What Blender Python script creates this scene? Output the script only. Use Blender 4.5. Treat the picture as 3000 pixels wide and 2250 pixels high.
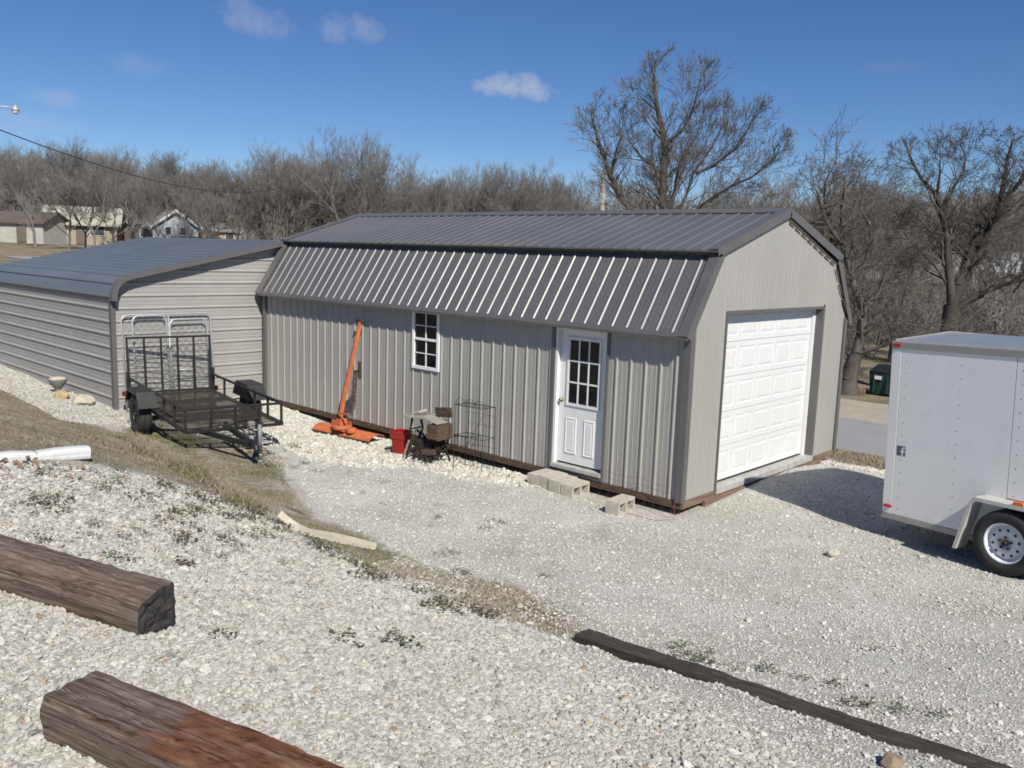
import bpy, bmesh, math, random
import numpy as np
from mathutils import Vector, Matrix
random.seed(7); rng = np.random.default_rng(7)
for o in list(bpy.data.objects): bpy.data.objects.remove(o)
S = bpy.context.scene
COL = S.collection

# ------------------------------------------------------------------ camera
cam_d = bpy.data.cameras.new('camera'); cam = bpy.data.objects.new('camera', cam_d); COL.objects.link(cam)
cam.location = (5.478, -9.086, 3.012); cam.rotation_euler = (1.4201, -0.0326, 0.7539)
cam_d.sensor_width = 36; cam_d.lens = 29.96; cam_d.clip_start = 0.05; cam_d.clip_end = 3000
S.camera = cam
# ------------------------------------------------------------------ sun, sky, exposure
SUN = Vector((2.56, -1.2, 2.6)).normalized()
el = math.asin(SUN.z); az = math.atan2(SUN.x, SUN.y)
sl = bpy.data.lights.new('sun', 'SUN'); sun = bpy.data.objects.new('sun', sl); COL.objects.link(sun)
sl.energy = 4.6; sl.angle = math.radians(0.53); sl.color = (1.0, 0.96, 0.865)
sun.rotation_euler = (-SUN).to_track_quat('-Z', 'Y').to_euler()
W = bpy.data.worlds.new('World'); S.world = W; W.use_nodes = True
wt = W.node_tree; wn = wt.nodes; wl = wt.links; wn.clear()
wout = wn.new('ShaderNodeOutputWorld'); wbg = wn.new('ShaderNodeBackground'); sky = wn.new('ShaderNodeTexSky')
sky.sky_type = 'NISHITA'; sky.sun_disc = False; sky.sun_elevation = el; sky.sun_rotation = az
sky.altitude = 1500; sky.air_density = 1.0; sky.dust_density = 0.0; sky.ozone_density = 5.0
wbg.inputs['Strength'].default_value = 0.071
geo = wn.new('ShaderNodeTexCoord')
def wmath(op, a, b=None, clamp=False):
    n = wn.new('ShaderNodeMath'); n.operation = op; n.use_clamp = clamp
    for i, v in enumerate((a, b)):
        if v is None: continue
        if isinstance(v, (int, float)): n.inputs[i].default_value = v
        else: wl.new(v, n.inputs[i])
    return n.outputs[0]
def wdot(vec):
    n = wn.new('ShaderNodeVectorMath'); n.operation = 'DOT_PRODUCT'; wl.new(geo.outputs['Generated'], n.inputs[0]); n.inputs[1].default_value = vec
    return n.outputs['Value']
noi = wn.new('ShaderNodeTexNoise'); noi.inputs['Scale'].default_value = 34; noi.inputs['Detail'].default_value = 6; noi.inputs['Roughness'].default_value = 0.6
wl.new(geo.outputs['Generated'], noi.inputs['Vector'])
cloud_sum = None
# a few small clouds drifting in the open sky: direction, half width, half height, density
for d, a, b, k in (((-0.8397, 0.4892, 0.2358), .052, .022, .42), ((-0.7857, 0.5725, 0.2341), .038, .017, .45), ((-0.9025, 0.3922, 0.1778), .034, .012, .2),
                   ((-0.9346, 0.3272, 0.1394), .030, .010, .3), ((-0.6719, 0.7174, 0.184), .048, .0155, .95), ((-0.3446, 0.9172, 0.1999), .04, .008, .15),
                   ((-0.9467, 0.3025, 0.1106), .05, .016, .3), ((0.2, 0.93, 0.3), .06, .02, .6)):
    d = Vector(d).normalized(); r = Vector((d.y, -d.x, 0)).normalized(); u = r.cross(d)
    uu = wmath('DIVIDE', wdot(r), a); vv = wmath('DIVIDE', wdot(u), b)
    q = wmath('ADD', wmath('MULTIPLY', uu, uu), wmath('MULTIPLY', vv, vv))
    m = wmath('SUBTRACT', 1.0, q)
    m = wmath('ADD', m, wmath('MULTIPLY', wmath('SUBTRACT', noi.outputs['Fac'], 0.5), 4.4))
    m = wmath('MULTIPLY', m, 0.55, True)
    fr = wmath('GREATER_THAN', wdot(d), 0.9)
    m = wmath('MULTIPLY', wmath('MULTIPLY', m, fr), k * 0.62)
    cloud_sum = m if cloud_sum is None else wmath('ADD', cloud_sum, m, True)
wmx = wn.new('ShaderNodeMix'); wmx.data_type = 'RGBA'
wl.new(cloud_sum, wmx.inputs['Factor']); whs = wn.new('ShaderNodeHueSaturation'); whs.inputs['Hue'].default_value = 0.508; whs.inputs['Saturation'].default_value = 1.15; whs.inputs['Value'].default_value = 1.0; wl.new(sky.outputs[0], whs.inputs['Color']); wl.new(whs.outputs[0], wmx.inputs['A']); wmx.inputs['B'].default_value = (7.6, 7.3, 7.6, 1)
wl.new(wmx.outputs['Result'], wbg.inputs['Color']); wl.new(wbg.outputs[0], wout.inputs[0])
S.view_settings.view_transform = 'Standard'; S.view_settings.look = 'None'; S.view_settings.gamma = 1; S.view_settings.exposure = 0.3
S.view_settings.use_curve_mapping = False
S.render.engine = 'CYCLES'; S.cycles.max_bounces = 4; S.cycles.diffuse_bounces = 2; S.cycles.glossy_bounces = 2; S.cycles.transparent_max_bounces = 8
S.cycles.use_adaptive_sampling = True; S.cycles.use_denoising = True; S.cycles.adaptive_threshold = 0.02; S.cycles.filter_width = 1.7; S.cycles.adaptive_min_samples = 12

# ------------------------------------------------------------------ materials
def newmat(name):
    m = bpy.data.materials.new(name); m.use_nodes = True
    nt = m.node_tree; b = nt.nodes['Principled BSDF']
    return m, nt, b
def ramp(nt, src, stops):
    r = nt.nodes.new('ShaderNodeValToRGB'); e = r.color_ramp.elements
    while len(e) > 1: e.remove(e[-1])
    e[0].position = stops[0][0]; e[0].color = (*stops[0][1], 1)
    for p, c in stops[1:]:
        x = e.new(p); x.color = (*c, 1)
    nt.links.new(src, r.inputs[0]); return r.outputs[0]
def tex(nt, kind, scale, detail=4, rough=0.55, vec=None, stretch=None, coord='Object'):
    n = nt.nodes.new('ShaderNodeTex' + kind); n.inputs['Scale'].default_value = scale
    if 'Detail' in n.inputs: n.inputs['Detail'].default_value = detail
    if 'Roughness' in n.inputs: n.inputs['Roughness'].default_value = rough
    if vec is None:
        tc = nt.nodes.new('ShaderNodeTexCoord'); vec = tc.outputs[coord]
    if stretch:
        mp = nt.nodes.new('ShaderNodeMapping'); mp.inputs['Scale'].default_value = stretch; nt.links.new(vec, mp.inputs[0]); vec = mp.outputs[0]
    nt.links.new(vec, n.inputs['Vector']); return n
def mix(nt, f, a, b, mode='MIX'):
    n = nt.nodes.new('ShaderNodeMix'); n.data_type = 'RGBA'; n.blend_type = mode
    for k, v in (('Factor', f), ('A', a), ('B', b)):
        s = [i for i in n.inputs if i.name == k and (i.type == 'RGBA' if k != 'Factor' else i.type == 'VALUE')][0]
        if isinstance(v, (int, float)): s.default_value = v
        elif isinstance(v, tuple): s.default_value = (*v, 1)
        else: nt.links.new(v, s)
    return [o for o in n.outputs if o.type == 'RGBA'][0]
def bump(nt, b, h, strength=0.3, dist=0.01):
    n = nt.nodes.new('ShaderNodeBump'); n.inputs['Strength'].default_value = strength; n.inputs['Distance'].default_value = dist
    nt.links.new(h, n.inputs['Height']); nt.links.new(n.outputs[0], b.inputs['Normal']); return n
def paint(name, c, rough=0.45, metal=0.0, var=0.12, scale=3.0, bumps=0.0, bscale=60, stretch=None, spec=0.5, dirt=None, dirt_amt=0.35):
    m, nt, b = newmat(name)
    n = tex(nt, 'Noise', scale, 6, 0.6, stretch=stretch)
    lo = tuple(max(0, x * (1 - var)) for x in c); hi = tuple(min(1, x * (1 + var)) for x in c)
    col = ramp(nt, n.outputs['Fac'], [(0.3, lo), (0.7, hi)])
    if dirt:
        d = tex(nt, 'Noise', scale * 2.3, 8, 0.7)
        f = ramp(nt, d.outputs['Fac'], [(0.52, (0, 0, 0)), (0.72, (dirt_amt,) * 3)])
        col = mix(nt, f, col, dirt)
    nt.links.new(col, b.inputs['Base Color'])
    rr = nt.nodes.new('ShaderNodeMapRange'); rr.inputs['To Min'].default_value = max(0, rough - 0.08); rr.inputs['To Max'].default_value = min(1, rough + 0.1)
    nt.links.new(n.outputs['Fac'], rr.inputs['Value']); nt.links.new(rr.outputs[0], b.inputs['Roughness'])
    b.inputs['Metallic'].default_value = metal; b.inputs['Specular IOR Level'].default_value = spec
    if bumps:
        h = tex(nt, 'Noise', bscale, 5, 0.6); bump(nt, b, h.outputs['Fac'], bumps, 0.004)
    return m
def wood(name, cols, scale=6, axis='X', rough=0.85, bumps=0.5):
    m, nt, b = newmat(name)
    st = {'X': (0.6, 7, 7), 'Y': (7, 0.6, 7), 'Z': (7, 7, 0.6)}[axis]
    g = tex(nt, 'Noise', scale, 9, 0.68, stretch=st); h = tex(nt, 'Noise', 1.7, 5, 0.6)
    a = ramp(nt, g.outputs['Fac'], [(0.28, cols[0]), (0.5, cols[1]), (0.72, cols[2])])
    f = ramp(nt, h.outputs['Fac'], [(0.55, (0, 0, 0)), (0.66, (1, 1, 1))])
    col = mix(nt, f, a, cols[3] if len(cols) > 3 else cols[1])
    nt.links.new(col, b.inputs['Base Color']); b.inputs['Roughness'].default_value = rough; b.inputs['Specular IOR Level'].default_value = 0.2
    bump(nt, b, g.outputs['Fac'], bumps, 0.012); return m
def glass(name, c=(0.012, 0.014, 0.016), alpha=0.55):
    m, nt, b = newmat(name); b.inputs['Base Color'].default_value = (*c, 1); b.inputs['Roughness'].default_value = 0.06
    b.inputs['Specular IOR Level'].default_value = 0.5; b.inputs['Alpha'].default_value = alpha; return m
M = {}
M['siding'] = paint('siding_taupe', (0.335, 0.323, 0.298), 0.45, 0, 0.05, 1.2, bumps=0.35, bscale=1.3, dirt=(0.26, 0.245, 0.215), dirt_amt=0.18)
M['roofing'] = paint('roofing_charcoal', (0.115, 0.113, 0.116), 0.40, 0.08, 0.10, 1.0, bumps=0.35, bscale=1.3, spec=0.6, dirt=(0.16, 0.16, 0.17), dirt_amt=0.2)
M['trim'] = paint('trim_charcoal', (0.125, 0.120, 0.120), 0.4, 0.1, 0.08, 2)
M['trimbrown'] = paint('trim_taupe_dark', (0.12, 0.112, 0.108), 0.45, 0, 0.08, 2)
M['carwall'] = paint('carport_wall', (0.335, 0.322, 0.306), 0.4, 0, 0.06, 1.5, dirt=(0.2, 0.19, 0.17), dirt_amt=0.2)
M['carroof'] = paint('carport_roof', (0.15, 0.16, 0.18), 0.34, 0.15, 0.1, 1.0, dirt=(0.16, 0.165, 0.17), dirt_amt=0.25)
M['white'] = paint('white_paint', (0.68, 0.68, 0.68), 0.35, 0, 0.03, 3)
M['whitedoor'] = paint('white_steel_door', (0.70, 0.70, 0.695), 0.4, 0, 0.02, 2)
M['vinyl'] = paint('white_vinyl', (0.75, 0.75, 0.75), 0.4, 0, 0.04, 4)
M['glass'] = glass('window_glass')
M['interior'] = paint('dark_interior', (0.08, 0.06, 0.045), 0.9, 0, 0.3, 4)
M['stud'] = wood('pine_stud', [(.25, .16, .09), (.34, .23, .13), (.40, .28, .17)], 5, 'Z')
M['rim'] = wood('treated_rim_board', [(.045, .028, .021), (.10, .064, .045), (.155, .108, .075), (.12, .083, .058)], 5, 'X')
M['rimy'] = wood('treated_rim_board_gable', [(.09, .056, .039), (.19, .128, .092), (.26, .185, .135), (.22, .157, .115)], 5, 'Y')
M['sill'] = paint('grey_threshold', (0.40, 0.39, 0.37), 0.5, 0.1, 0.2, 8)
M['metal'] = paint('brass_knob', (0.35, 0.30, 0.2), 0.3, 0.9, 0.1, 8)
M['galv'] = paint('galvanised_tube', (0.46, 0.48, 0.50), 0.45, 0.4, 0.15, 14)
M['black'] = paint('black_steel', (0.022, 0.023, 0.024), 0.45, 0.3, 0.3, 9, bumps=0.15, dirt=(.10, .06, .035), dirt_amt=0.35)
M['rust'] = paint('rusty_mesh', (0.05, 0.038, 0.031), 0.85, 0.2, 0.5, 12, bumps=0.3, dirt=(.11, .075, .05), dirt_amt=0.5)
M['rubber'] = paint('tyre_rubber', (0.028, 0.028, 0.028), 0.8, 0, 0.25, 20, bumps=0.2, bscale=90)
M['orange'] = paint('faded_orange_paint', (0.50, 0.135, 0.055), 0.55, 0, 0.2, 7, bumps=0.2, dirt=(.32, .10, .05), dirt_amt=0.6)
M['chain'] = paint('rusty_chain', (0.12, 0.07, 0.045), 0.8, 0.4, 0.4, 30)
M['red'] = paint('red_plastic', (0.29, 0.018, 0.015), 0.3, 0, 0.08, 5)
M['redglass'] = paint('red_lens', (0.5, 0.012, 0.015), 0.2, 0, 0.1, 20)
M['amber'] = paint('amber_lens', (0.75, 0.16, 0.02), 0.2, 0, 0.1, 20)
M['iron'] = paint('cast_iron_rusty', (0.03, 0.024, 0.021), 0.8, 0.3, 0.5, 15, bumps=0.3, dirt=(.11, .06, .035), dirt_amt=0.5)
M['greywood'] = wood('weathered_grey_wood', [(.16, .14, .12), (.30, .27, .23), (.40, .37, .32), (.26, .22, .18)], 6, 'X')
M['brownwood'] = wood('old_brown_wood', [(.09, .055, .035), (.19, .115, .07), (.27, .18, .115), (.14, .10, .075)], 6, 'X')
M['rotwood'] = wood('rotten_brown_wood', [(.045, .03, .022), (.10, .068, .048), (.17, .12, .085), (.08, .06, .048)], 6, 'X')
M['darkwire'] = paint('dark_green_wire', (0.035, 0.042, 0.04), 0.5, 0.4, 0.2, 9)
M['redwire'] = paint('red_wire', (0.20, 0.05, 0.05), 0.5, 0.1, 0.2, 9)
M['block'] = paint('concrete_block', (0.43, 0.40, 0.34), 0.95, 0, 0.16, 9, bumps=0.5, bscale=110)
M['trailer'] = paint('white_aluminium', (0.83, 0.82, 0.795), 0.3, 0.03, 0.03, 1.3, bumps=0.12, bscale=2.2, dirt=(0.55, 0.55, 0.54), dirt_amt=0.3)
M['alum'] = paint('grey_aluminium_trim', (0.36, 0.345, 0.325), 0.4, 0.3, 0.07, 4)
M['alroof'] = paint('trailer_roof_metal', (0.42, 0.43, 0.45), 0.3, 0.5, 0.06, 2)
M['rimwhite'] = paint('white_wheel', (0.70, 0.71, 0.74), 0.35, 0, 0.05, 9, dirt=(.42, .40, .37), dirt_amt=0.3)
M['sticker'] = paint('slate_sticker', (0.09, 0.125, 0.15), 0.4, 0, 0.25, 8)
M['green'] = paint('dumpster_green', (0.012, 0.045, 0.04), 0.5, 0, 0.2, 3)
M['stone'] = paint('limestone', (0.46, 0.42, 0.34), 0.95, 0, 0.2, 12, bumps=0.5, bscale=40)
M['planter'] = paint('grey_stone_planter', (0.20, 0.195, 0.175), 0.95, 0, 0.25, 12, bumps=0.5, bscale=40, dirt=(.2, .2, .1), dirt_amt=0.5)
M['edging'] = paint('cream_concrete', (0.50, 0.45, 0.35), 0.9, 0, 0.1, 8, bumps=0.35, bscale=60)
M['leaf'] = paint('dead_leaf', (0.20, 0.12, 0.07), 0.8, 0, 0.4, 20)
M['asphalt'] = paint('asphalt_road', (0.27, 0.265, 0.265), 0.95, 0, 0.08, 1.2, bumps=0.2, bscale=60)
M['board'] = wood('tan_board', [(.28, .20, .12), (.38, .28, .17), (.44, .34, .22)], 6, 'X')
M['concretepole'] = wood('grey_pole_wood', [(.22, .19, .16), (.32, .28, .24), (.40, .36, .31)], 5, 'Z')
M['lampmetal'] = paint('lamp_metal', (0.42, 0.42, 0.42), 0.5, 0.3, 0.1, 9)
M['wire'] = paint('black_cable', (0.02, 0.02, 0.02), 0.6, 0, 0.1, 9)
def tiemat(name, rusty):
    m, nt, b = newmat(name); L = nt.links; tc = nt.nodes.new('ShaderNodeTexCoord').outputs['Object']
    g = tex(nt, 'Noise', 11, 8, 0.72, tc, stretch=(0.16, 6, 6)); ckn = tex(nt, 'Noise', 6, 3, 0.5, tc, stretch=(0.09, 5, 5)); pt = tex(nt, 'Noise', 5, 5, 0.65, tc, stretch=(0.6, 3, 3))
    col = ramp(nt, g.outputs['Fac'], [(0.25, (.042, .028, .023)), (0.45, (.105, .072, .058)), (0.62, (.195, .157, .133)), (0.8, (.31, .275, .245))])
    crk = ramp(nt, ckn.outputs['Fac'], [(0.482, (1, 1, 1)), (0.495, (.42, .40, .38)), (0.505, (.42, .40, .38)), (0.518, (1, 1, 1))])
    sx = nt.nodes.new('ShaderNodeSeparateXYZ'); L.new(tc, sx.inputs[0])
    def mr(src, a0, a1):
        n = nt.nodes.new('ShaderNodeMapRange'); n.inputs['From Min'].default_value = a0; n.inputs['From Max'].default_value = a1; L.new(src, n.inputs[0]); return n.outputs[0]
    def mul(a_, b_):
        n = nt.nodes.new('ShaderNodeMath'); n.operation = 'MULTIPLY'; L.new(a_, n.inputs[0]); L.new(b_, n.inputs[1]); return n.outputs[0]
    if rusty:   # bare split heartwood along the upper face
        sh = nt.nodes.new('ShaderNodeMath'); sh.operation = 'MULTIPLY_ADD'; L.new(pt.outputs['Fac'], sh.inputs[0]); sh.inputs[1].default_value = 0.7; L.new(sx.outputs[0], sh.inputs[2])
        msk = mul(mul(mr(sh.outputs[0], .88, .98), mr(sh.outputs[0], 2.2, 2.0)), mr(sx.outputs[2], .145, .175))
        msk = mul(msk, ramp(nt, g.outputs['Fac'], [(0.30, (.25,) * 3), (0.42, (1, 1, 1))]))
        fr = ramp(nt, pt.outputs['Fac'], [(0.3, (.07, .032, .022)), (0.5, (.14, .060, .036)), (0.72, (.23, .15, .105))]); col = mix(nt, msk, col, fr)
    col = mix(nt, 1.0, col, crk, 'MULTIPLY')
    L.new(col, b.inputs['Base Color']); b.inputs['Roughness'].default_value = 0.9; b.inputs['Specular IOR Level'].default_value = 0.15
    bump(nt, b, mix(nt, 0.5, g.outputs['Fac'], crk), 0.55, 0.012); return m
M['tie'] = tiemat('creosote_timber', 0); M['tierust'] = tiemat('creosote_timber_split', 1)
M['tiedark'] = wood('dark_buried_timber', [(.02, .016, .014), (.06, .05, .044), (.12, .10, .088), (.055, .045, .04)], 6, 'X')
M['charred'] = paint('dark_timber_end', (0.028, 0.025, 0.024), 0.95, 0, 0.6, 14, bumps=0.9, bscale=40, dirt=(.12, .11, .10), dirt_amt=0.4)
def barkmat(name, c0, c1):
    m, nt, b = newmat(name)
    g = tex(nt, 'Noise', 2.6, 7, 0.7, stretch=(1, 1, 0.4)); oi = nt.nodes.new('ShaderNodeObjectInfo')
    col = ramp(nt, g.outputs['Fac'], [(0.3, c0), (0.7, c1)])
    hs = nt.nodes.new('ShaderNodeHueSaturation'); mr = nt.nodes.new('ShaderNodeMapRange'); mr.inputs['To Min'].default_value = 0.75; mr.inputs['To Max'].default_value = 1.25
    nt.links.new(oi.outputs['Random'], mr.inputs[0]); nt.links.new(mr.outputs[0], hs.inputs['Value']); nt.links.new(col, hs.inputs['Color'])
    nt.links.new(hs.outputs[0], b.inputs['Base Color']); b.inputs['Roughness'].default_value = 0.95; b.inputs['Specular IOR Level'].default_value = 0.1
    return m
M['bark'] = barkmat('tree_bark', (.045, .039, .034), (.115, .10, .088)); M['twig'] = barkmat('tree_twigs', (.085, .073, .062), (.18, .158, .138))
M['farbark'] = barkmat('far_bark', (.10, .092, .084), (.20, .187, .172)); M['fartwig'] = barkmat('far_twigs', (.155, .143, .132), (.262, .246, .23))  # far twigs lightened and greyed: distance haze put into the colour
def attrmat(name, attr, stops, rough=0.95, bumps=0.4, bscale=40, inst=False):
    m, nt, b = newmat(name); at = nt.nodes.new('ShaderNodeAttribute'); at.attribute_name = attr
    if inst: at.attribute_type = 'INSTANCER'
    n = tex(nt, 'Noise', bscale, 4, 0.6)
    col = ramp(nt, at.outputs['Fac'], stops); nn = ramp(nt, n.outputs['Fac'], [(0.3, (.8, .8, .8)), (0.7, (1.1, 1.1, 1.1))])
    nt.links.new(mix(nt, 1.0, col, nn, 'MULTIPLY'), b.inputs['Base Color']); b.inputs['Roughness'].default_value = rough; b.inputs['Specular IOR Level'].default_value = 0.25
    if bumps: bump(nt, b, n.outputs['Fac'], bumps, 0.006)
    return m
M['cream_stone'] = attrmat('cream_gravel_stone', 'tint', [(0.0, (.28, .266, .24)), (0.2, (.39, .374, .338)), (0.55, (.48, .462, .418)), (0.8, (.52, .50, .445)), (0.96, (.575, .56, .525)), (0.99, (.46, .38, .26)), (1.0, (.36, .22, .14))], bscale=2, inst=True)
M['grey_stone'] = attrmat('grey_gravel_stone', 'tint', [(0.0, (.40, .383, .35)), (0.4, (.51, .492, .45)), (0.8, (.575, .557, .515)), (1.0, (.66, .645, .605))], bscale=2, inst=True)
M['white_stone'] = attrmat('white_rock_stone', 'tint', [(0.0, (.40, .38, .32)), (0.4, (.52, .50, .43)), (0.8, (.58, .56, .49)), (1.0, (.64, .63, .59))], bscale=2, inst=True)
M['grassblade'] = attrmat('grass_blades', 'tint', [(0.0, (.20, .16, .115)), (0.35, (.31, .26, .19)), (0.7, (.38, .335, .255)), (0.72, (.10, .115, .04)), (1.0, (.16, .18, .065))], bumps=0)
M['weed'] = attrmat('weed_leaves', 'tint', [(0.0, (.085, .055, .04)), (0.5, (.13, .085, .06)), (0.55, (.065, .08, .035)), (1.0, (.125, .145, .065))], bumps=0)

# ------------------------------------------------------------------ mesh helpers
class MB:
    def __init__(s): s.v = []; s.f = []; s.sm = []
    def add(s, vs, fs, smooth=False):
        b = len(s.v); s.v += [tuple(map(float, q)) for q in vs]; s.f += [tuple(i + b for i in f) for f in fs]; s.sm += [smooth] * len(fs); return s
    def box(s, lo, hi, mat=None):
        x0, y0, z0 = lo; x1, y1, z1 = hi
        vs = [(x0, y0, z0), (x1, y0, z0), (x1, y1, z0), (x0, y1, z0), (x0, y0, z1), (x1, y0, z1), (x1, y1, z1), (x0, y1, z1)]
        if mat is not None: vs = [mat @ Vector(q) for q in vs]
        return s.add(vs, [(0, 3, 2, 1), (4, 5, 6, 7), (0, 1, 5, 4), (1, 2, 6, 5), (2, 3, 7, 6), (3, 0, 4, 7)])
    def beam(s, p0, p1, w, h, up=(0, 0, 1)):
        p0, p1 = Vector(p0), Vector(p1); d = (p1 - p0); L = d.length; d.normalize(); u = Vector(up)
        sd = d.cross(u)
        if sd.length < 1e-4: sd = d.cross(Vector((1, 0, 0)))
        sd.normalize(); u = sd.cross(d)
        m = Matrix((( d.x, sd.x, u.x, p0.x), (d.y, sd.y, u.y, p0.y), (d.z, sd.z, u.z, p0.z), (0, 0, 0, 1)))
        return s.box((0, -w / 2, -h / 2), (L, w / 2, h / 2), m)
    def tube(s, path, r, n=8, closed=False, caps=True, r1=None):
        P = [Vector(q) for q in path]; k = len(P); rings = []
        ref = None; vs = []
        for i in range(k):
            if closed: t = (P[(i + 1) % k] - P[i - 1])
            else: t = (P[min(i + 1, k - 1)] - P[max(i - 1, 0)])
            t.normalize()
            if ref is None:
                ref = t.cross(Vector((0, 0, 1)))
                if ref.length < 1e-3: ref = t.cross(Vector((1, 0, 0)))
            ref = (ref - t * ref.dot(t)).normalized(); b = t.cross(ref)
            rr = r if r1 is None else r + (r1 - r) * i / (k - 1)
            for j in range(n):
                a = 2 * math.pi * j / n; vs.append(P[i] + ref * (rr * math.cos(a)) + b * (rr * math.sin(a)))
        fs = []
        for i in range(k if closed else k - 1):
            for j in range(n):
                a = i * n + j; b_ = i * n + (j + 1) % n; c = ((i + 1) % k) * n + (j + 1) % n; d = ((i + 1) % k) * n + j
                fs.append((a, b_, c, d))
        if caps and not closed:
            fs.append(tuple(range(n))[::-1]); fs.append(tuple((k - 1) * n + j for j in range(n)))
        return s.add(vs, fs, n > 4)
    def cyl(s, p0, p1, r, n=12, r1=None): return s.tube([p0, p1], r, n, r1=r if r1 is None else r1)
    def prism(s, poly, fn0, fn1):
        n = len(poly); vs = [fn0(*q) for q in poly] + [fn1(*q) for q in poly]
        fs = [tuple(range(n))[::-1], tuple(range(n, 2 * n))] + [(i, (i + 1) % n, n + (i + 1) % n, n + i) for i in range(n)]
        return s.add(vs, fs)
    def lathe(s, prof, n=32, mat=None, smooth=True):
        vs = []; k = len(prof)
        for i in range(n):
            a = 2 * math.pi * i / n
            for (r, h) in prof: vs.append(Vector((r * math.cos(a), h, r * math.sin(a))))
        if mat is not None: vs = [mat @ q for q in vs]
        fs = [(i * k + j, i * k + j + 1, ((i + 1) % n) * k + j + 1, ((i + 1) % n) * k + j) for i in range(n) for j in range(k - 1)]
        return s.add(vs, fs, smooth)
    def sheet(s, us, hs, v0, v1, fn):
        vs = []
        for u, h in zip(us, hs): vs += [fn(u, v0(u) if callable(v0) else v0, h), fn(u, v1(u) if callable(v1) else v1, h)]
        return s.add(vs, [(2 * i, 2 * i + 2, 2 * i + 3, 2 * i + 1) for i in range(len(us) - 1)])
    def build(s, name, mat, parent=None, bevel=0, seg=2, weld=True):
        me = bpy.data.meshes.new(name); me.from_pydata(s.v, [], s.f); me.update()
        me.polygons.foreach_set('use_smooth', s.sm)
        bm = bmesh.new(); bm.from_mesh(me); bmesh.ops.recalc_face_normals(bm, faces=bm.faces); bm.to_mesh(me); bm.free()
        o = bpy.data.objects.new(name, me); COL.objects.link(o); me.materials.append(M[mat] if isinstance(mat, str) else mat)
        if parent is not None: o.parent = parent
        if bevel:
            md = o.modifiers.new('bevel', 'BEVEL'); md.width = bevel; md.segments = seg; md.limit_method = 'ANGLE'; md.angle_limit = math.radians(40)
        return o
def tag(o, label, cat, group=None, kind=None):
    o['label'] = label
    if cat: o['category'] = cat
    if group: o['group'] = group
    if kind: o['kind'] = kind
    return o
def thing(name, label, cat, loc=(0, 0, 0), rz=0, group=None, rot=None):
    o = bpy.data.objects.new(name, None); COL.objects.link(o); o.location = loc; o.rotation_euler = rot or (0, 0, rz); o.empty_display_size = 0.2
    return tag(o, label, cat, group)
def copy_tree(o, parent=None):
    c = o.copy(); COL.objects.link(c); c.parent = parent
    for ch in [q for q in bpy.data.objects if q.parent == o]: copy_tree(ch, c)
    return c
def npmesh(name, V, F, mat, tint=None, kind=None, parent=None, smooth=False):
    me = bpy.data.meshes.new(name); V = np.asarray(V, np.float32); F = np.asarray(F, np.int32); k = F.shape[1]
    me.vertices.add(len(V)); me.vertices.foreach_set('co', V.ravel())
    me.loops.add(F.size); me.loops.foreach_set('vertex_index', F.ravel())
    me.polygons.add(len(F)); me.polygons.foreach_set('loop_start', np.arange(0, F.size, k, dtype=np.int32)); me.polygons.foreach_set('loop_total', np.full(len(F), k, np.int32))
    if smooth: me.polygons.foreach_set('use_smooth', np.ones(len(F), bool))
    me.update(calc_edges=True)
    if tint is not None:
        a = me.attributes.new('tint', 'FLOAT', 'POINT'); a.data.foreach_set('value', np.asarray(tint, np.float32))
    me.materials.append(M[mat] if isinstance(mat, str) else mat)
    o = bpy.data.objects.new(name, me); COL.objects.link(o)
    if kind: o['kind'] = kind
    if parent is not None: o.parent = parent
    return o

def gn_scatter(name, label, cat, pts, rot, scl, tint, pick, protos, mats_tint=None):
    """uncountable stuff: one object whose points carry instances of a few small meshes"""
    pc = bpy.data.collections.new(name + '_shapes')
    for o in protos:
        if o.name not in pc.objects: pc.objects.link(o)
    me = bpy.data.meshes.new(name); n = len(pts); me.vertices.add(n); me.vertices.foreach_set('co', np.asarray(pts, np.float32).ravel())
    for nm, ty, arr in (('rot', 'FLOAT_VECTOR', rot), ('scl', 'FLOAT_VECTOR', scl)):
        a = me.attributes.new(nm, ty, 'POINT'); a.data.foreach_set('vector', np.asarray(arr, np.float32).ravel())
    a = me.attributes.new('tint', 'FLOAT', 'POINT'); a.data.foreach_set('value', np.asarray(tint, np.float32))
    a = me.attributes.new('pick', 'INT', 'POINT'); a.data.foreach_set('value', np.asarray(pick, np.int32)); me.update()
    o = bpy.data.objects.new(name, me); COL.objects.link(o)
    ng = bpy.data.node_groups.new(name, 'GeometryNodeTree'); ng.interface.new_socket('Geometry', in_out='INPUT', socket_type='NodeSocketGeometry'); ng.interface.new_socket('Geometry', in_out='OUTPUT', socket_type='NodeSocketGeometry')
    N = ng.nodes; gi = N.new('NodeGroupInput'); go = N.new('NodeGroupOutput'); ip = N.new('GeometryNodeInstanceOnPoints'); ci = N.new('GeometryNodeCollectionInfo')
    ci.inputs['Collection'].default_value = pc; ci.inputs['Separate Children'].default_value = True; ci.inputs['Reset Children'].default_value = True
    def na(nm, ty):
        q = N.new('GeometryNodeInputNamedAttribute'); q.data_type = ty; q.inputs['Name'].default_value = nm; return [s for s in q.outputs if s.enabled][0]
    ip.inputs['Pick Instance'].default_value = True; k = ng.links
    k.new(gi.outputs[0], ip.inputs['Points']); k.new(ci.outputs[0], ip.inputs['Instance']); k.new(na('pick', 'INT'), ip.inputs['Instance Index']); k.new(na('rot', 'FLOAT_VECTOR'), ip.inputs['Rotation']); k.new(na('scl', 'FLOAT_VECTOR'), ip.inputs['Scale']); k.new(ip.outputs[0], go.inputs[0])
    md = o.modifiers.new('scatter', 'NODES'); md.node_group = ng; tag(o, label, cat, kind='stuff'); return o
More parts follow.
